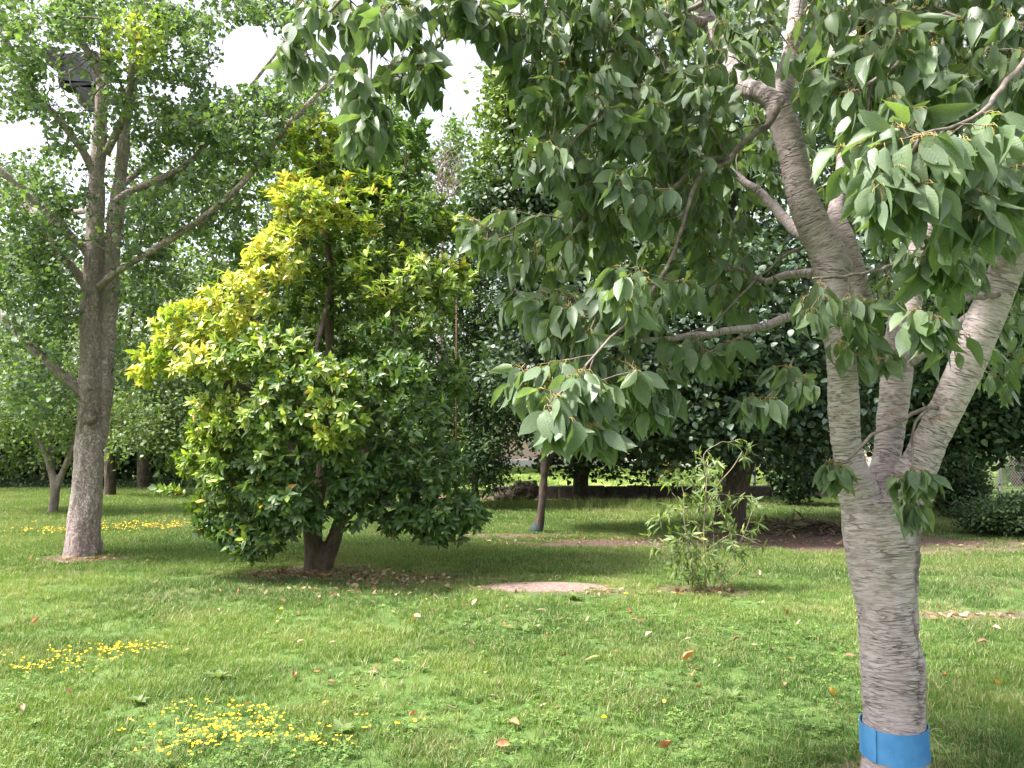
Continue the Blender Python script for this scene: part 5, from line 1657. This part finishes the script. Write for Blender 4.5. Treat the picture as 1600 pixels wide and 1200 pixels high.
# bushes on the right
def bush(name, label, cx, base_y, w, h, n, mat, kind='small', Lr=(.06, .1), depth=None, cat='shrub', yel=0.0, group=None):
    g = ground(cx, base_y); Y = g[1] if depth is None else depth
    if depth is not None: g = at(cx, base_y, depth); g[2] = 0
    root = thing(name, label, cat, tuple(g), group)
    sc = Y / F_PX
    sk = Skel(8000)
    for k in range(6):
        e = RNG.normal(0, .25, 2) * w * sc
        p = catmull([[*(g + np.array([e[0] * .2, e[1] * .2, -.03])), .018], [*(g + np.array([e[0] * .6, e[1] * .5, h * sc * .4])), .012], [*(g + np.array([e[0] * 1.3, e[1], h * sc * .85])), .005]], .12)
        sk.main(p)
        v, f, bco = tube_geo(p[:, :3], p[:, 3], 6)
        link('stem', make_mesh('stem', v, f, {'bco': bco}), M_DBARK, root)
    v = unit(RNG.normal(size=(n // 9, 3))) * RNG.uniform(.4, 1, (n // 9, 1))
    A = g + np.stack([v[:, 0] * w * sc * .5, v[:, 1] * w * sc * .45, (v[:, 2] * .5 + .5) * h * sc * (.75 + .5 * vnoise(v * 2 + 5))], -1)
    A = A[A[:, 2] > .04]
    sk.grow(A, .12, 0, .02)
    o = link('twigs', sk.twig_mesh('twigs', .003, 2.4, sides=3), M_DBARK, root); tag(o, kind='stuff')
    P = np.repeat(A, 9, 0) + RNG.normal(0, .07 * w * sc / 2, (len(A) * 9, 3))
    P = P[P[:, 2] > .02]; m = len(P)
    lv = Leaves(kind)
    lv.add(P, unit(P - g) * .6 + RNG.normal(0, .6, (m, 3)), RNG.normal(0, .45, (m, 3)) + np.array([0, -.2, .9]), RNG.uniform(*Lr, m), np.clip(RNG.normal(yel, .08, m), 0, 1))
    lv.build('foliage', mat, root)
    return root


bush('ivy_bush', 'low dark ivy-like bush at the right edge in front of the fence', 1585, 838, 170, 62, 8000, M_DARK, Lr=(.06, .1))
bush('dark_shrub', 'upright dark shrub beside the stems at the right', 1500, 812, 90, 110, 5200, M_DARK, Lr=(.07, .12))
bush('round_shrub', 'small round dark bush seen left of the cherry trunk', 1245, 790, 90, 120, 5200, M_DARK, kind='linden', Lr=(.07, .12))
bush('pale_shrub', 'light green bush beyond the wire fence, left of the cherry trunk', 1290, 768, 60, 90, 4200, M_FAR, depth=27, Lr=(.08, .13), yel=.2)
bush('pale_shrub', 'sunlit light green bush beyond the wire fence at the right edge', 1600, 768, 70, 50, 3500, M_FAR, depth=30, Lr=(.08, .13), yel=.2)
bush('flower_bush', 'bush with pink and orange tints glimpsed under the shade tree', 1035, 752, 60, 50, 1800, leaf_mat('pinkish_leaf', [(.5, .22, .2), (.55, .4, .15), (.2, .3, .08), (.6, .45, .4)], rough=.6), depth=36, Lr=(.12, .2))

# heap of cut twigs on the bare ground
hp = ground(1262, 828)
heap = Leaves('willow'); n = 1300
e = RNG.normal(0, 1, (n, 2)) * np.array([.75, .4])
hz = .17 * np.exp(-(e[:, 0] ** 2 / .9 + e[:, 1] ** 2 / .3)) * RNG.random(n)
heap.add(np.stack([hp[0] + e[:, 0], hp[1] + e[:, 1], hz + .02], -1), RNG.normal(0, 1, (n, 3)) * np.array([1, 1, .3]), RNG.normal(0, .5, (n, 3)) + np.array([0, 0, 1]), RNG.uniform(.1, .3, n), np.zeros(n))
hr = thing('brush_heap', 'low heap of dried twigs and clippings on bare earth behind the cherry trunk', 'brush heap', tuple(hp))
heap.build('clippings', leaf_mat('dried_clippings', [(.10, .06, .045), (.16, .11, .08), (.08, .10, .04)], rough=.8, trans=.1), hr)

# ------------------------------------------------------------------ low stone kerb wall, stump, fence, far field
M_STONE = plain_mat('old_concrete', (.05, .042, .036), (.09, .075, .065), scale=9, rough=.9, bump=.6)
wall_y = ground(900, 783)[1] + 1.2
wx0, wx1 = at(770, 770, wall_y)[0], at(1350, 770, wall_y)[0]
wb = thing('low_wall', 'low dark stone wall running behind the shade tree at the back', 'wall', ((wx0 + wx1) / 2, wall_y, 0))


def bevel_box(cx, cy, cz, sx, sy, sz, bv, jit=0.0, rz=0.0):
    v = []
    for z, k in ((-sz / 2, 0), (-sz / 2 + bv, 1), (sz / 2 - bv, 1), (sz / 2, 0)):
        ix, iy = sx / 2 - (0 if k else bv), sy / 2 - (0 if k else bv)
        c = bv if k else bv * .8
        for a, b_ in ((-ix + c, -iy), (ix - c, -iy), (ix, -iy + c), (ix, iy - c), (ix - c, iy), (-ix + c, iy), (-ix, iy - c), (-ix, -iy + c)):
            v.append([a, b_, z])
    v = np.array(v)
    if jit: v += RNG.normal(0, jit, v.shape)
    c_, s_ = math.cos(rz), math.sin(rz)
    v = np.stack([v[:, 0] * c_ - v[:, 1] * s_ + cx, v[:, 0] * s_ + v[:, 1] * c_ + cy, v[:, 2] + cz], -1)
    f = [list(range(8))[::-1], [24 + i for i in range(8)]]
    for r in range(3):
        for i in range(8):
            f.append([r * 8 + i, r * 8 + (i + 1) % 8, (r + 1) * 8 + (i + 1) % 8, (r + 1) * 8 + i])
    return v, f


X_ = wx0
while X_ < wx1:
    w = RNG.uniform(.45, .8)
    v, f = bevel_box(X_ + w / 2, wall_y + RNG.normal(0, .02), .14, w - .02, .3, .42 + RNG.normal(0, .015), .025, .006)
    link('stone', make_mesh('stone', v, f, smooth=False), M_STONE, wb)
    X_ += w

sy = ground(815, 786)[1]
sp_ = ground(815, 786)
stump = thing('tree_stump', 'knobbly dark old stump lying by the low wall, behind the slim leaning tree', 'stump', tuple(sp_))
b1 = at(818, 764, sy)
b = Batch()
segs = []
p1 = catmull([[b1[0] - .3, sy, .05, .22], [b1[0] - .1, sy, .28, .27], [b1[0] + .15, sy + .05, .30, .26], [b1[0] + .32, sy + .05, .12, .2]], .08)
p2 = catmull([[b1[0] - .18, sy - .1, .1, .2], [b1[0] - .1, sy, .42, .19], [b1[0] - .05, sy + .05, .56, .14]], .08)
p3 = catmull([[b1[0] + .15, sy - .12, .1, .2], [b1[0] + .16, sy, .42, .18], [b1[0] + .2, sy, .55, .13]], .08)
link('root_ball', solid_stems('root_ball', [p1, p2, p3], .03, lambda B, V: (fbm(V * 6, 3) - .5) * .16 + (fbm(V * 17, 2) - .5) * .06, 1, 14), M_DBARK, stump)
v, f, bco = tube_geo([[b1[0] - .75, sy + .1, .14], [b1[0] - .4, sy + .05, .17], [b1[0] - .2, sy, .2]], [.15, .16, .15], 14, wob=.1)
link('log', make_mesh('log', v, f, {'bco': bco}), M_OBARK, stump)

# wire fence with posts, behind the right half
M_WIRE = plain_mat('galvanised_wire', (.32, .33, .33), (.42, .43, .43), scale=30, rough=.5, metallic=.6, bump=0)
M_POST = plain_mat('concrete_post', (.28, .27, .25), (.36, .34, .32), scale=15, rough=.9, bump=.3)
fy = 24.5
fx0, fx1 = at(1180, 760, fy)[0], at(1720, 760, fy)[0]
fence = thing('wire_fence', 'grey diamond-mesh wire fence glimpsed under the trees at the right', 'fence', ((fx0 + fx1) / 2, fy, 0))
b = Batch()
h = 1.7; pit = .09
for sgn in (1, -1):
    xs = np.arange(fx0 - h, fx1 + h, pit)
    for x in xs:
        a = [x, fy + .006 * sgn, 0.05]; c = [x + h * .8 * sgn, fy + .006 * sgn, h]
        if min(a[0], c[0]) < fx0 or max(a[0], c[0]) > fx1: continue
        v, f, _ = tube_geo([a, c], [.0028, .0028], 3, cap=False)
        b.add(v, f)
o = link('mesh_wires', b.mesh('mesh_wires'), M_WIRE, fence); tag(o, kind='stuff')
for z in (.08, .9, h):
    v, f, _ = tube_geo([[fx0, fy - .012, z], [fx1, fy - .012, z]], [.005, .005], 5)
    link('line_wire', make_mesh('line_wire', v, f), M_WIRE, fence)
for x in np.arange(fx0, fx1 + .1, 2.6):
    v, f = bevel_box(x, fy + .07, h / 2, .09, .09, h + .2, .01)
    link('post', make_mesh('post', v, f, smooth=False), M_POST, fence)

# sunlit field beyond and a pinkish wall behind it
M_FIELD = plain_mat('sunlit_field', (.20, .29, .06), (.30, .36, .10), scale=.8, rough=.9, bump=.3, spec=.1)
fv = [[-2, 25.6, .045], [60, 25.6, .045], [75, 58, .045], [-12, 58, .045]]
field = link('field', make_mesh('field', fv, [[0, 1, 2, 3]], smooth=False), M_FIELD); tag(field, kind='structure')
M_PINK = plain_mat('pink_plaster', (.50, .36, .33), (.58, .44, .40), scale=3, rough=.9, bump=.1)
M_GREYW = plain_mat('grey_render', (.42, .40, .42), (.5, .48, .5), scale=3, rough=.9, bump=.1)
pw = thing('plaster_wall', 'pale pink plastered wall with a grey base far behind the stump', 'wall', (4, 50, 0))
v, f = bevel_box(6, 50, 1.7, 46, .3, 2.4, .03)
link('wall_face', make_mesh('wall_face', v, f, smooth=False), M_PINK, pw)
v, f = bevel_box(6, 49.95, .25, 46, .4, .55, .03)
link('plinth', make_mesh('plinth', v, f, smooth=False), M_GREYW, pw)
hb = (30, 52, 0)
hd2 = thing('hedge', 'tall far hedge beyond the sunlit field', 'hedge', (6, 54, 0))
leaf_box(hd2, 'foliage', -400, 2100, 54, 1.5, 7.0, 26000, M_FAR, (.35, .6))

# ------------------------------------------------------------------ peach sapling
pb = ground(1104, 925); PY = pb[1]
sap = thing('peach_sapling', 'small many-stemmed peach sapling with pale narrow leaves on the lawn', 'sapling', tuple(pb))
sk = Skel(8000)
stems = [
    [(1104, 930, PY, 6), (1101, 880, PY, 5), (1100, 820, PY, 4.5), (1103, 770, PY, 4), (1106, 720, PY, 3)],
    [(1100, 928, PY, 4), (1080, 880, PY - .05, 3.5), (1070, 820, PY - .1, 3), (1068, 770, PY - .1, 2)],
    [(1108, 928, PY, 4), (1135, 880, PY + .05, 3.5), (1160, 840, PY + .1, 3), (1175, 800, PY + .1, 2)],
    [(1102, 800, PY, 4), (1120, 760, PY, 3), (1145, 730, PY + .05, 2.5), (1160, 705, PY + .05, 2)],
    [(1110, 925, PY, 3), (1140, 905, PY - .1, 2.5), (1165, 885, PY - .15, 2)],
    [(1098, 925, PY, 3), (1060, 890, PY, 2.5), (1035, 860, PY, 2), (1012, 845, PY, 1.6)],
    [(1103, 850, PY, 3), (1075, 800, PY + .1, 2.5), (1050, 770, PY + .1, 2)],
    [(1103, 860, PY, 3), (1145, 835, PY - .1, 2.5), (1185, 850, PY - .15, 2)],
    [(1105, 750, PY, 3), (1100, 710, PY, 2), (1128, 690, PY, 1.6)],
]
M_CANE = bark_mat('sapling_bark', (.30, .25, .17), (.2, .15, .1), (.38, .34, .26), (3, 3, 3), 6, bump=.1)
for s in stems:
    p = px_path([(a_, b__, c_, d_ * .6) for a_, b__, c_, d_ in s], .06); sk.main(p)
    v, f, bco = tube_geo(p[:, :3], p[:, 3], 6)
    link('stem', make_mesh('stem', v, f, {'bco': bco}), M_CANE, sap)
A = np.concatenate([ell_points(1100, 830, 92, 95, PY, .35, 95, .3), ell_points(1105, 725, 32, 28, PY, .25, 12, 0), ell_points(1150, 700, 25, 20, PY, .2, 7, 0), ell_points(1070, 780, 36, 40, PY, .25, 15, 0), ell_points(1120, 790, 40, 35, PY, .25, 13, 0), ell_points(1160, 840, 42, 32, PY, .25, 18, 0),
                    ell_points(1050, 850, 42, 26, PY, .25, 13, 0), ell_points(1090, 860, 45, 30, PY, .25, 12, 0), ell_points(1110, 900, 40, 18, PY - .1, .2, 9, 0), ell_points(1175, 780, 20, 20, PY, .15, 4, 0)])
sk.grow(A, .06, .1, .01)
o = link('twigs', sk.twig_mesh('twigs', .0018, 2.3, sides=4), M_CANE, sap); tag(o, kind='stuff')
lv = Leaves('willow')
for idx in sk.paths:
    for q, k in [(idx[-1], 4)] + [(q, int(RNG.integers(1, 3))) for q in idx[-2:max(0, len(idx) - 6):-1]]:
        b_ = np.repeat(sk.p[q][None], k, 0)
        lv.add(b_, sk.d[q] * .5 + RNG.normal(0, .6, (k, 3)) + np.array([0, 0, -.1]), RNG.normal(0, .4, (k, 3)) + np.array([0, -.3, 1]), RNG.uniform(.07, .13, k), np.clip(RNG.normal(.15, .15, k), 0, 1))
lv.build('foliage', M_SAP, sap, n_parts=280)

# ------------------------------------------------------------------ fallen leaves
M_FALL = leaf_mat('dry_leaf', [(.24, .15, .09), (.34, .24, .15), (.42, .33, .22), (.28, .13, .06), (.18, .09, .05), (.42, .3, .1)], rough=.7, trans=.12)
lit = Leaves('orange')
for (bx, by, rx, ry, n) in [(495, 900, .95, .40, 300), (640, 908, 1.1, .35, 130), (560, 925, 1.3, .5, 90), (852, 905, .95, .12, 50), (760, 925, .3, .2, 22), (945, 930, .3, .2, 22), (1100, 926, .55, .22, 60), (150, 878, .7, .3, 70), (1540, 962, 1.2, .2, 60), (1300, 850, 3, .9, 220), (960, 845, 2.4, .5, 120), (800, 960, 2.8, 1.1, 70), (900, 1060, 2.0, .9, 30), (1010, 852, 2.2, .4, 50)]:
    c = G(bx, by)
    e = RNG.normal(0, .5, (n, 2)) * np.array([rx, ry])
    x, y = c[0] + e[:, 0], c[1] + e[:, 1]
    lit.add(np.stack([x, y, height(x, y) + RNG.uniform(.012, .035, n)], -1), RNG.normal(0, 1, (n, 3)) * np.array([1, 1, .25]), RNG.normal(0, .45, (n, 3)) + np.array([0, 0, 1]), RNG.uniform(.045, .10, n), np.zeros(n))
o = lit.build('leaf_litter', M_FALL, None)
tag(o, 'dry brown and beige leaves strewn under the citrus tree, the sapling and over the lawn', 'leaf litter', kind='stuff')

def tone_mesh(nm, col, seed, curl):
    r = np.random.default_rng(seed)
    v, f = TEMPL['cherry']
    v = v.copy()
    v[:, 2] = -v[:, 2] * curl + np.abs(v[:, 0]) * curl * 1.6 + .05 * np.sin(v[:, 1] * 6 + seed)
    me = make_mesh('fallen_leaf', v, f, {'rnd': np.full(len(v), .5), 'yel': np.zeros(len(v))}, uv=np.stack([v[:, 0] + .5, v[:, 1]], -1))
    me.materials.append(leaf_mat(nm, [tuple(c * .85 for c in col), tuple(c * 1.15 for c in col)], rough=.65, trans=.1, vein=.25))
    return me


TONES = {'orange-brown': tone_mesh('orange_brown_leaf', (.36, .15, .07), 1, 1.3), 'beige': tone_mesh('beige_leaf', (.42, .32, .20), 2, 1.0), 'golden': tone_mesh('golden_leaf', (.55, .33, .07), 3, .5),
         'dark green': tone_mesh('fallen_green_leaf', (.06, .11, .06), 4, .3), 'dark brown': tone_mesh('dark_brown_leaf', (.17, .09, .06), 5, 1.2), 'pinkish': tone_mesh('pinkish_leaf_dry', (.42, .26, .19), 6, .9)}
FALL = [  # x, y, tone, length m, label
    (50, 981, 'orange-brown', .09, 'curled orange-brown leaf on the grass near the left edge'),
    (370, 933, 'orange-brown', .09, 'orange-brown leaf on the lawn in front of the left side of the citrus tree'),
    (343, 960, 'pinkish', .06, 'small pinkish leaf just below an orange-brown one, left part of the lawn'),
    (288, 1029, 'beige', .07, 'pale curled leaf on the grass right of the left yellow flowers'),
    (110, 1095, 'pinkish', .07, 'pinkish dry leaf below the flowers at the left edge'),
    (36, 1120, 'pinkish', .06, 'pink dry leaf nearest the lower left corner'),
    (378, 1111, 'golden', .08, 'tan leaf standing just above the bottom yellow flowers'),
    (446, 945, 'beige', .10, 'beige crumpled leaf on the lawn below the citrus trunk'),
    (684, 940, 'beige', .09, 'upright beige leaf left of the bare earth disc'),
    (738, 948, 'beige', .10, 'broad beige leaf lying just below the left tip of the bare earth disc'),
    (645, 966, 'beige', .10, 'long pale leaf on the lawn below the right side of the citrus tree'),
    (664, 938, 'golden', .09, 'yellowish leaf lying flat left of the upright beige leaf'),
    (571, 982, 'beige', .05, 'small white-tan leaf in the middle of the lawn, left of centre'),
    (741, 1016, 'beige', .09, 'slender pale leaf on the lawn at the centre'),
    (464, 1014, 'pinkish', .06, 'pinkish leaf on the lawn left of a tan leaf'),
    (515, 1014, 'beige', .05, 'tan leaf on the lawn right of a pinkish leaf'),
    (457, 1069, 'orange-brown', .07, 'flat orange leaf left of a curled pink one on the lower lawn'),
    (524, 1082, 'pinkish', .08, 'curled pink leaf on the lower lawn left of centre'),
    (640, 1133, 'orange-brown', .06, 'small orange leaf near the bottom, left of centre'),
    (778, 1081, 'pinkish', .08, 'narrow pinkish leaf on the lower lawn at the centre'),
    (812, 1148, 'orange-brown', .09, 'rolled brown leaf low in the middle of the lawn'),
    (776, 1178, 'orange-brown', .09, 'reddish-brown leaf at the bottom centre'),
    (828, 1094, 'dark green', .08, 'dark green fallen leaf on the clover near the centre'),
    (878, 1010, 'dark green', .09, 'dark green fallen leaf below the bare earth disc'),
    (874, 1057, 'beige', .08, 'pale slender twig-like leaf in the clover right of centre'),
    (833, 948, 'beige', .08, 'tan leaf just under the bare earth disc'),
    (1009, 1000, 'pinkish', .08, 'pinkish beige leaf in the lawn left of the sapling line'),
    (917, 975, 'beige', .07, 'beige leaf on the lawn below the right end of the bare earth disc'),
    (1068, 1042, 'orange-brown', .12, 'upright folded orange-brown leaf on the lawn below the sapling'),
    (1080, 1066, 'orange-brown', .07, 'smaller orange-brown leaf just below the upright folded one'),
    (1088, 1087, 'orange-brown', .05, 'lowest of the orange-brown leaves below the sapling'),
    (1037, 1112, 'golden', .06, 'round tan leaf in the clover below centre right'),
    (1033, 1188, 'orange-brown', .10, 'long orange-brown leaf at the bottom edge, right of centre'),
    (1301, 1092, 'golden', .11, 'bright golden leaf on the grass left of the cherry trunk'),
    (1230, 964, 'orange-brown', .08, 'orange leaf on the lawn left of the cherry trunk at mid height'),
    (1246, 980, 'beige', .07, 'cream leaf on the lawn below the orange one left of the cherry'),
    (1224, 1080, 'orange-brown', .06, 'orange leaf lower on the lawn between sapling and cherry'),
    (1207, 1023, 'dark brown', .07, 'dark brown leaf on the lawn between sapling and cherry'),
    (1146, 1006, 'dark brown', .07, 'dark curled leaf on the lawn right of the upright orange-brown leaf'),
    (1187, 900, 'beige', .09, 'pale leaf on the dark grass right of the sapling'),
    (1300, 985, 'dark green', .06, 'dull green leaf on the lawn beside the cherry trunk'),
    (1527, 1009, 'dark brown', .09, 'dark red-brown leaf on the grass right of the cherry trunk'),
    (1550, 986, 'pinkish', .09, 'pinkish leaf on the grass by the right edge'),
    (1562, 1078, 'golden', .08, 'small golden leaf on the grass at the right edge'),
    (1477, 1061, 'orange-brown', .08, 'orange-brown leaf close to the right side of the cherry trunk'),
    (1508, 972, 'golden', .08, 'tan leaf beside the bare strip right of the cherry'),
    (1341, 1178, 'orange-brown', .08, 'rusty leaf at the left foot of the blue collar'),
]
for i, (px, py, tone, L_, lab) in enumerate(FALL):
    g = ground(px, py + 3)
    o = bpy.data.objects.new('fallen_leaf', TONES[tone]); COL.objects.link(o)
    o.location = (g[0], g[1], float(height(g[0], g[1])) + .035)
    o.rotation_euler = (RNG.normal(0, .35) + .25, RNG.normal(0, .35), RNG.uniform(0, 6.283))
    s = L_ * .85
    o.scale = (s * 1.1, s, s)
    tag(o, lab, 'leaf', 'fallen leaves on the lawn')

# single dandelions
M_STEMG = plain_mat('green_stem', (.10, .2, .05), (.14, .25, .06), scale=10, rough=.6, bump=0)


def dandelion(px, py, label, s=1.0):
    g = ground(px, py + 6); g[2] = float(height(g[0], g[1]))
    r = thing('dandelion', label, 'flower', tuple(g), 'single yellow flowers in the lawn')
    v, f, _ = tube_geo([g, g + np.array([.004, 0, .04]), g + np.array([0, 0, .07])], [.002, .0018, .0015], 5)
    link('stalk', make_mesh('stalk', v, f), M_STEMG, r)
    V, Fq = [], []
    c = g + np.array([0, 0, .07])
    for ringi, (k, rad, z) in enumerate(((16, .021 * s, .002), (12, .016 * s, .007), (8, .009 * s, .011))):
        for i in range(k):
            a = i / k * 6.283 + ringi * .2
            e = np.array([math.cos(a), math.sin(a), 0]); t = np.array([-math.sin(a), math.cos(a), 0])
            n0 = len(V)
            V += [c, c + e * rad * .6 + t * rad * .16 + np.array([0, 0, z]), c + e * rad + np.array([0, 0, z]), c + e * rad * .6 - t * rad * .16 + np.array([0, 0, z])]
            Fq.append([n0, n0 + 1, n0 + 2, n0 + 3])
    link('petals', make_mesh('petals', np.array(V), Fq, smooth=False), M_PETAL, r)


dandelion(978, 932, 'bright yellow dandelion right of the bare earth disc', 1.1)
dandelion(439, 961, 'yellow flower on the lawn below the citrus trunk', 1.0)
dandelion(1054, 931, 'tiny yellow flower at the foot of the peach sapling', .6)
dandelion(944, 1143, 'small yellow flower in the clover at the bottom', .8)

# leafy plantain at the edge of the earth disc and a strappy one in the foreground
def rosette(px, py, n, L_, label, up=.8, name='plantain', kind='cherry'):
    g = ground(px, py); g[2] = float(height(g[0], g[1])) + .01
    r = thing(name, label, 'plant', tuple(g))
    mesh = {}
    tv, tf = TEMPL[kind]
    me = make_mesh('leaf', tv, tf, {'rnd': np.full(len(tv), .9), 'yel': np.full(len(tv), .12)}, uv=np.stack([tv[:, 0] + .5, tv[:, 1]], -1))
    me.materials.append(M_SAP)
    for i in range(n):
        a = i / n * 6.283 + RNG.normal(0, .3)
        o = bpy.data.objects.new('leaf', me); COL.objects.link(o); o.parent = r
        s = L_ * RNG.uniform(.7, 1.2)
        d = Vector((math.cos(a), math.sin(a), up * RNG.uniform(.5, 1.4))).normalized()
        nrm = Vector((0, 0, 1)); nrm = (nrm - d * nrm.dot(d)).normalized()
        sd_ = d.cross(nrm)
        M = Matrix.Identity(4)
        for k in range(3):
            M[k][0], M[k][1], M[k][2] = sd_[k] * s, d[k] * s, nrm[k] * s
        o.matrix_local = M


rosette(893, 938, 7, .13, 'small broad-leaved plant at the near edge of the bare earth disc')
rosette(820, 990, 9, .14, 'strappy light green weed on the lawn below the bare earth disc', 1.0, 'weed', 'willow')
rosette(533, 1155, 8, .10, 'broad-leaved weed right of the bottom yellow flowers', 1.0)
rosette(860, 1045, 6, .07, 'little leafy weed in the clover at the centre', 1.0)
rosette(1145, 1100, 8, .10, 'tufted broad weed on the lawn between sapling and cherry', 1.1, 'weed', 'willow')
rosette(340, 1070, 9, .09, 'leafy weed clump above the bottom yellow flowers', .9)
rosette(215, 1105, 8, .09, 'leafy weed clump between the two flower patches', .9)
rosette(1560, 870, 6, .06, 'tiny weed on the far grass right of the cherry', .9)

# dry grass stalks beside the cherry foot
st = thing('dry_stalks', 'few bent straw stalks beside the right side of the blue collar', 'stalks', tuple(ground(1462, 1215)))
for (x1, y1, x2, y2) in ((1452, 1140, 1470, 1190), (1448, 1145, 1492, 1200), (1446, 1150, 1462, 1200), (1470, 1138, 1440, 1150)):
    a = at(x1, y1, CY - .05); c = at(x2, y2, CY - .1)
    v, f, _ = tube_geo([a, (a + c) / 2 + np.array([.01, 0, .015]), c], [.0012, .0015, .0012], 4)
    link('stalk', make_mesh('stalk', v, f), plain_mat('straw', (.42, .34, .16), (.5, .4, .22), bump=0), st)

# taller grass at the edge of the far lawn
x = RNG.uniform(at(760, 790, 20)[0], at(1060, 790, 20)[0], 420); y = RNG.normal(ground(900, 792)[1], .5, 420)
tall = [blade_tuft('tall_tuft', 16, .05, .10, .30, .0035, 300 + i, M_GRASS, lean=.45, seg=3) for i in range(5)]
scatter('tall_grass', tall, np.stack([x, y, height(x, y)], -1), RNG.uniform(.5, 1.2, 420), np.clip(RNG.normal(.7, .2, 420), 0, 1), np.full(420, .1), 'taller seeding grass along the foot of the low wall', 'grass')
print('triangles approx', sum(len(o.data.loops) - 2 * len(o.data.polygons) for o in COL.objects if o.type == 'MESH'))
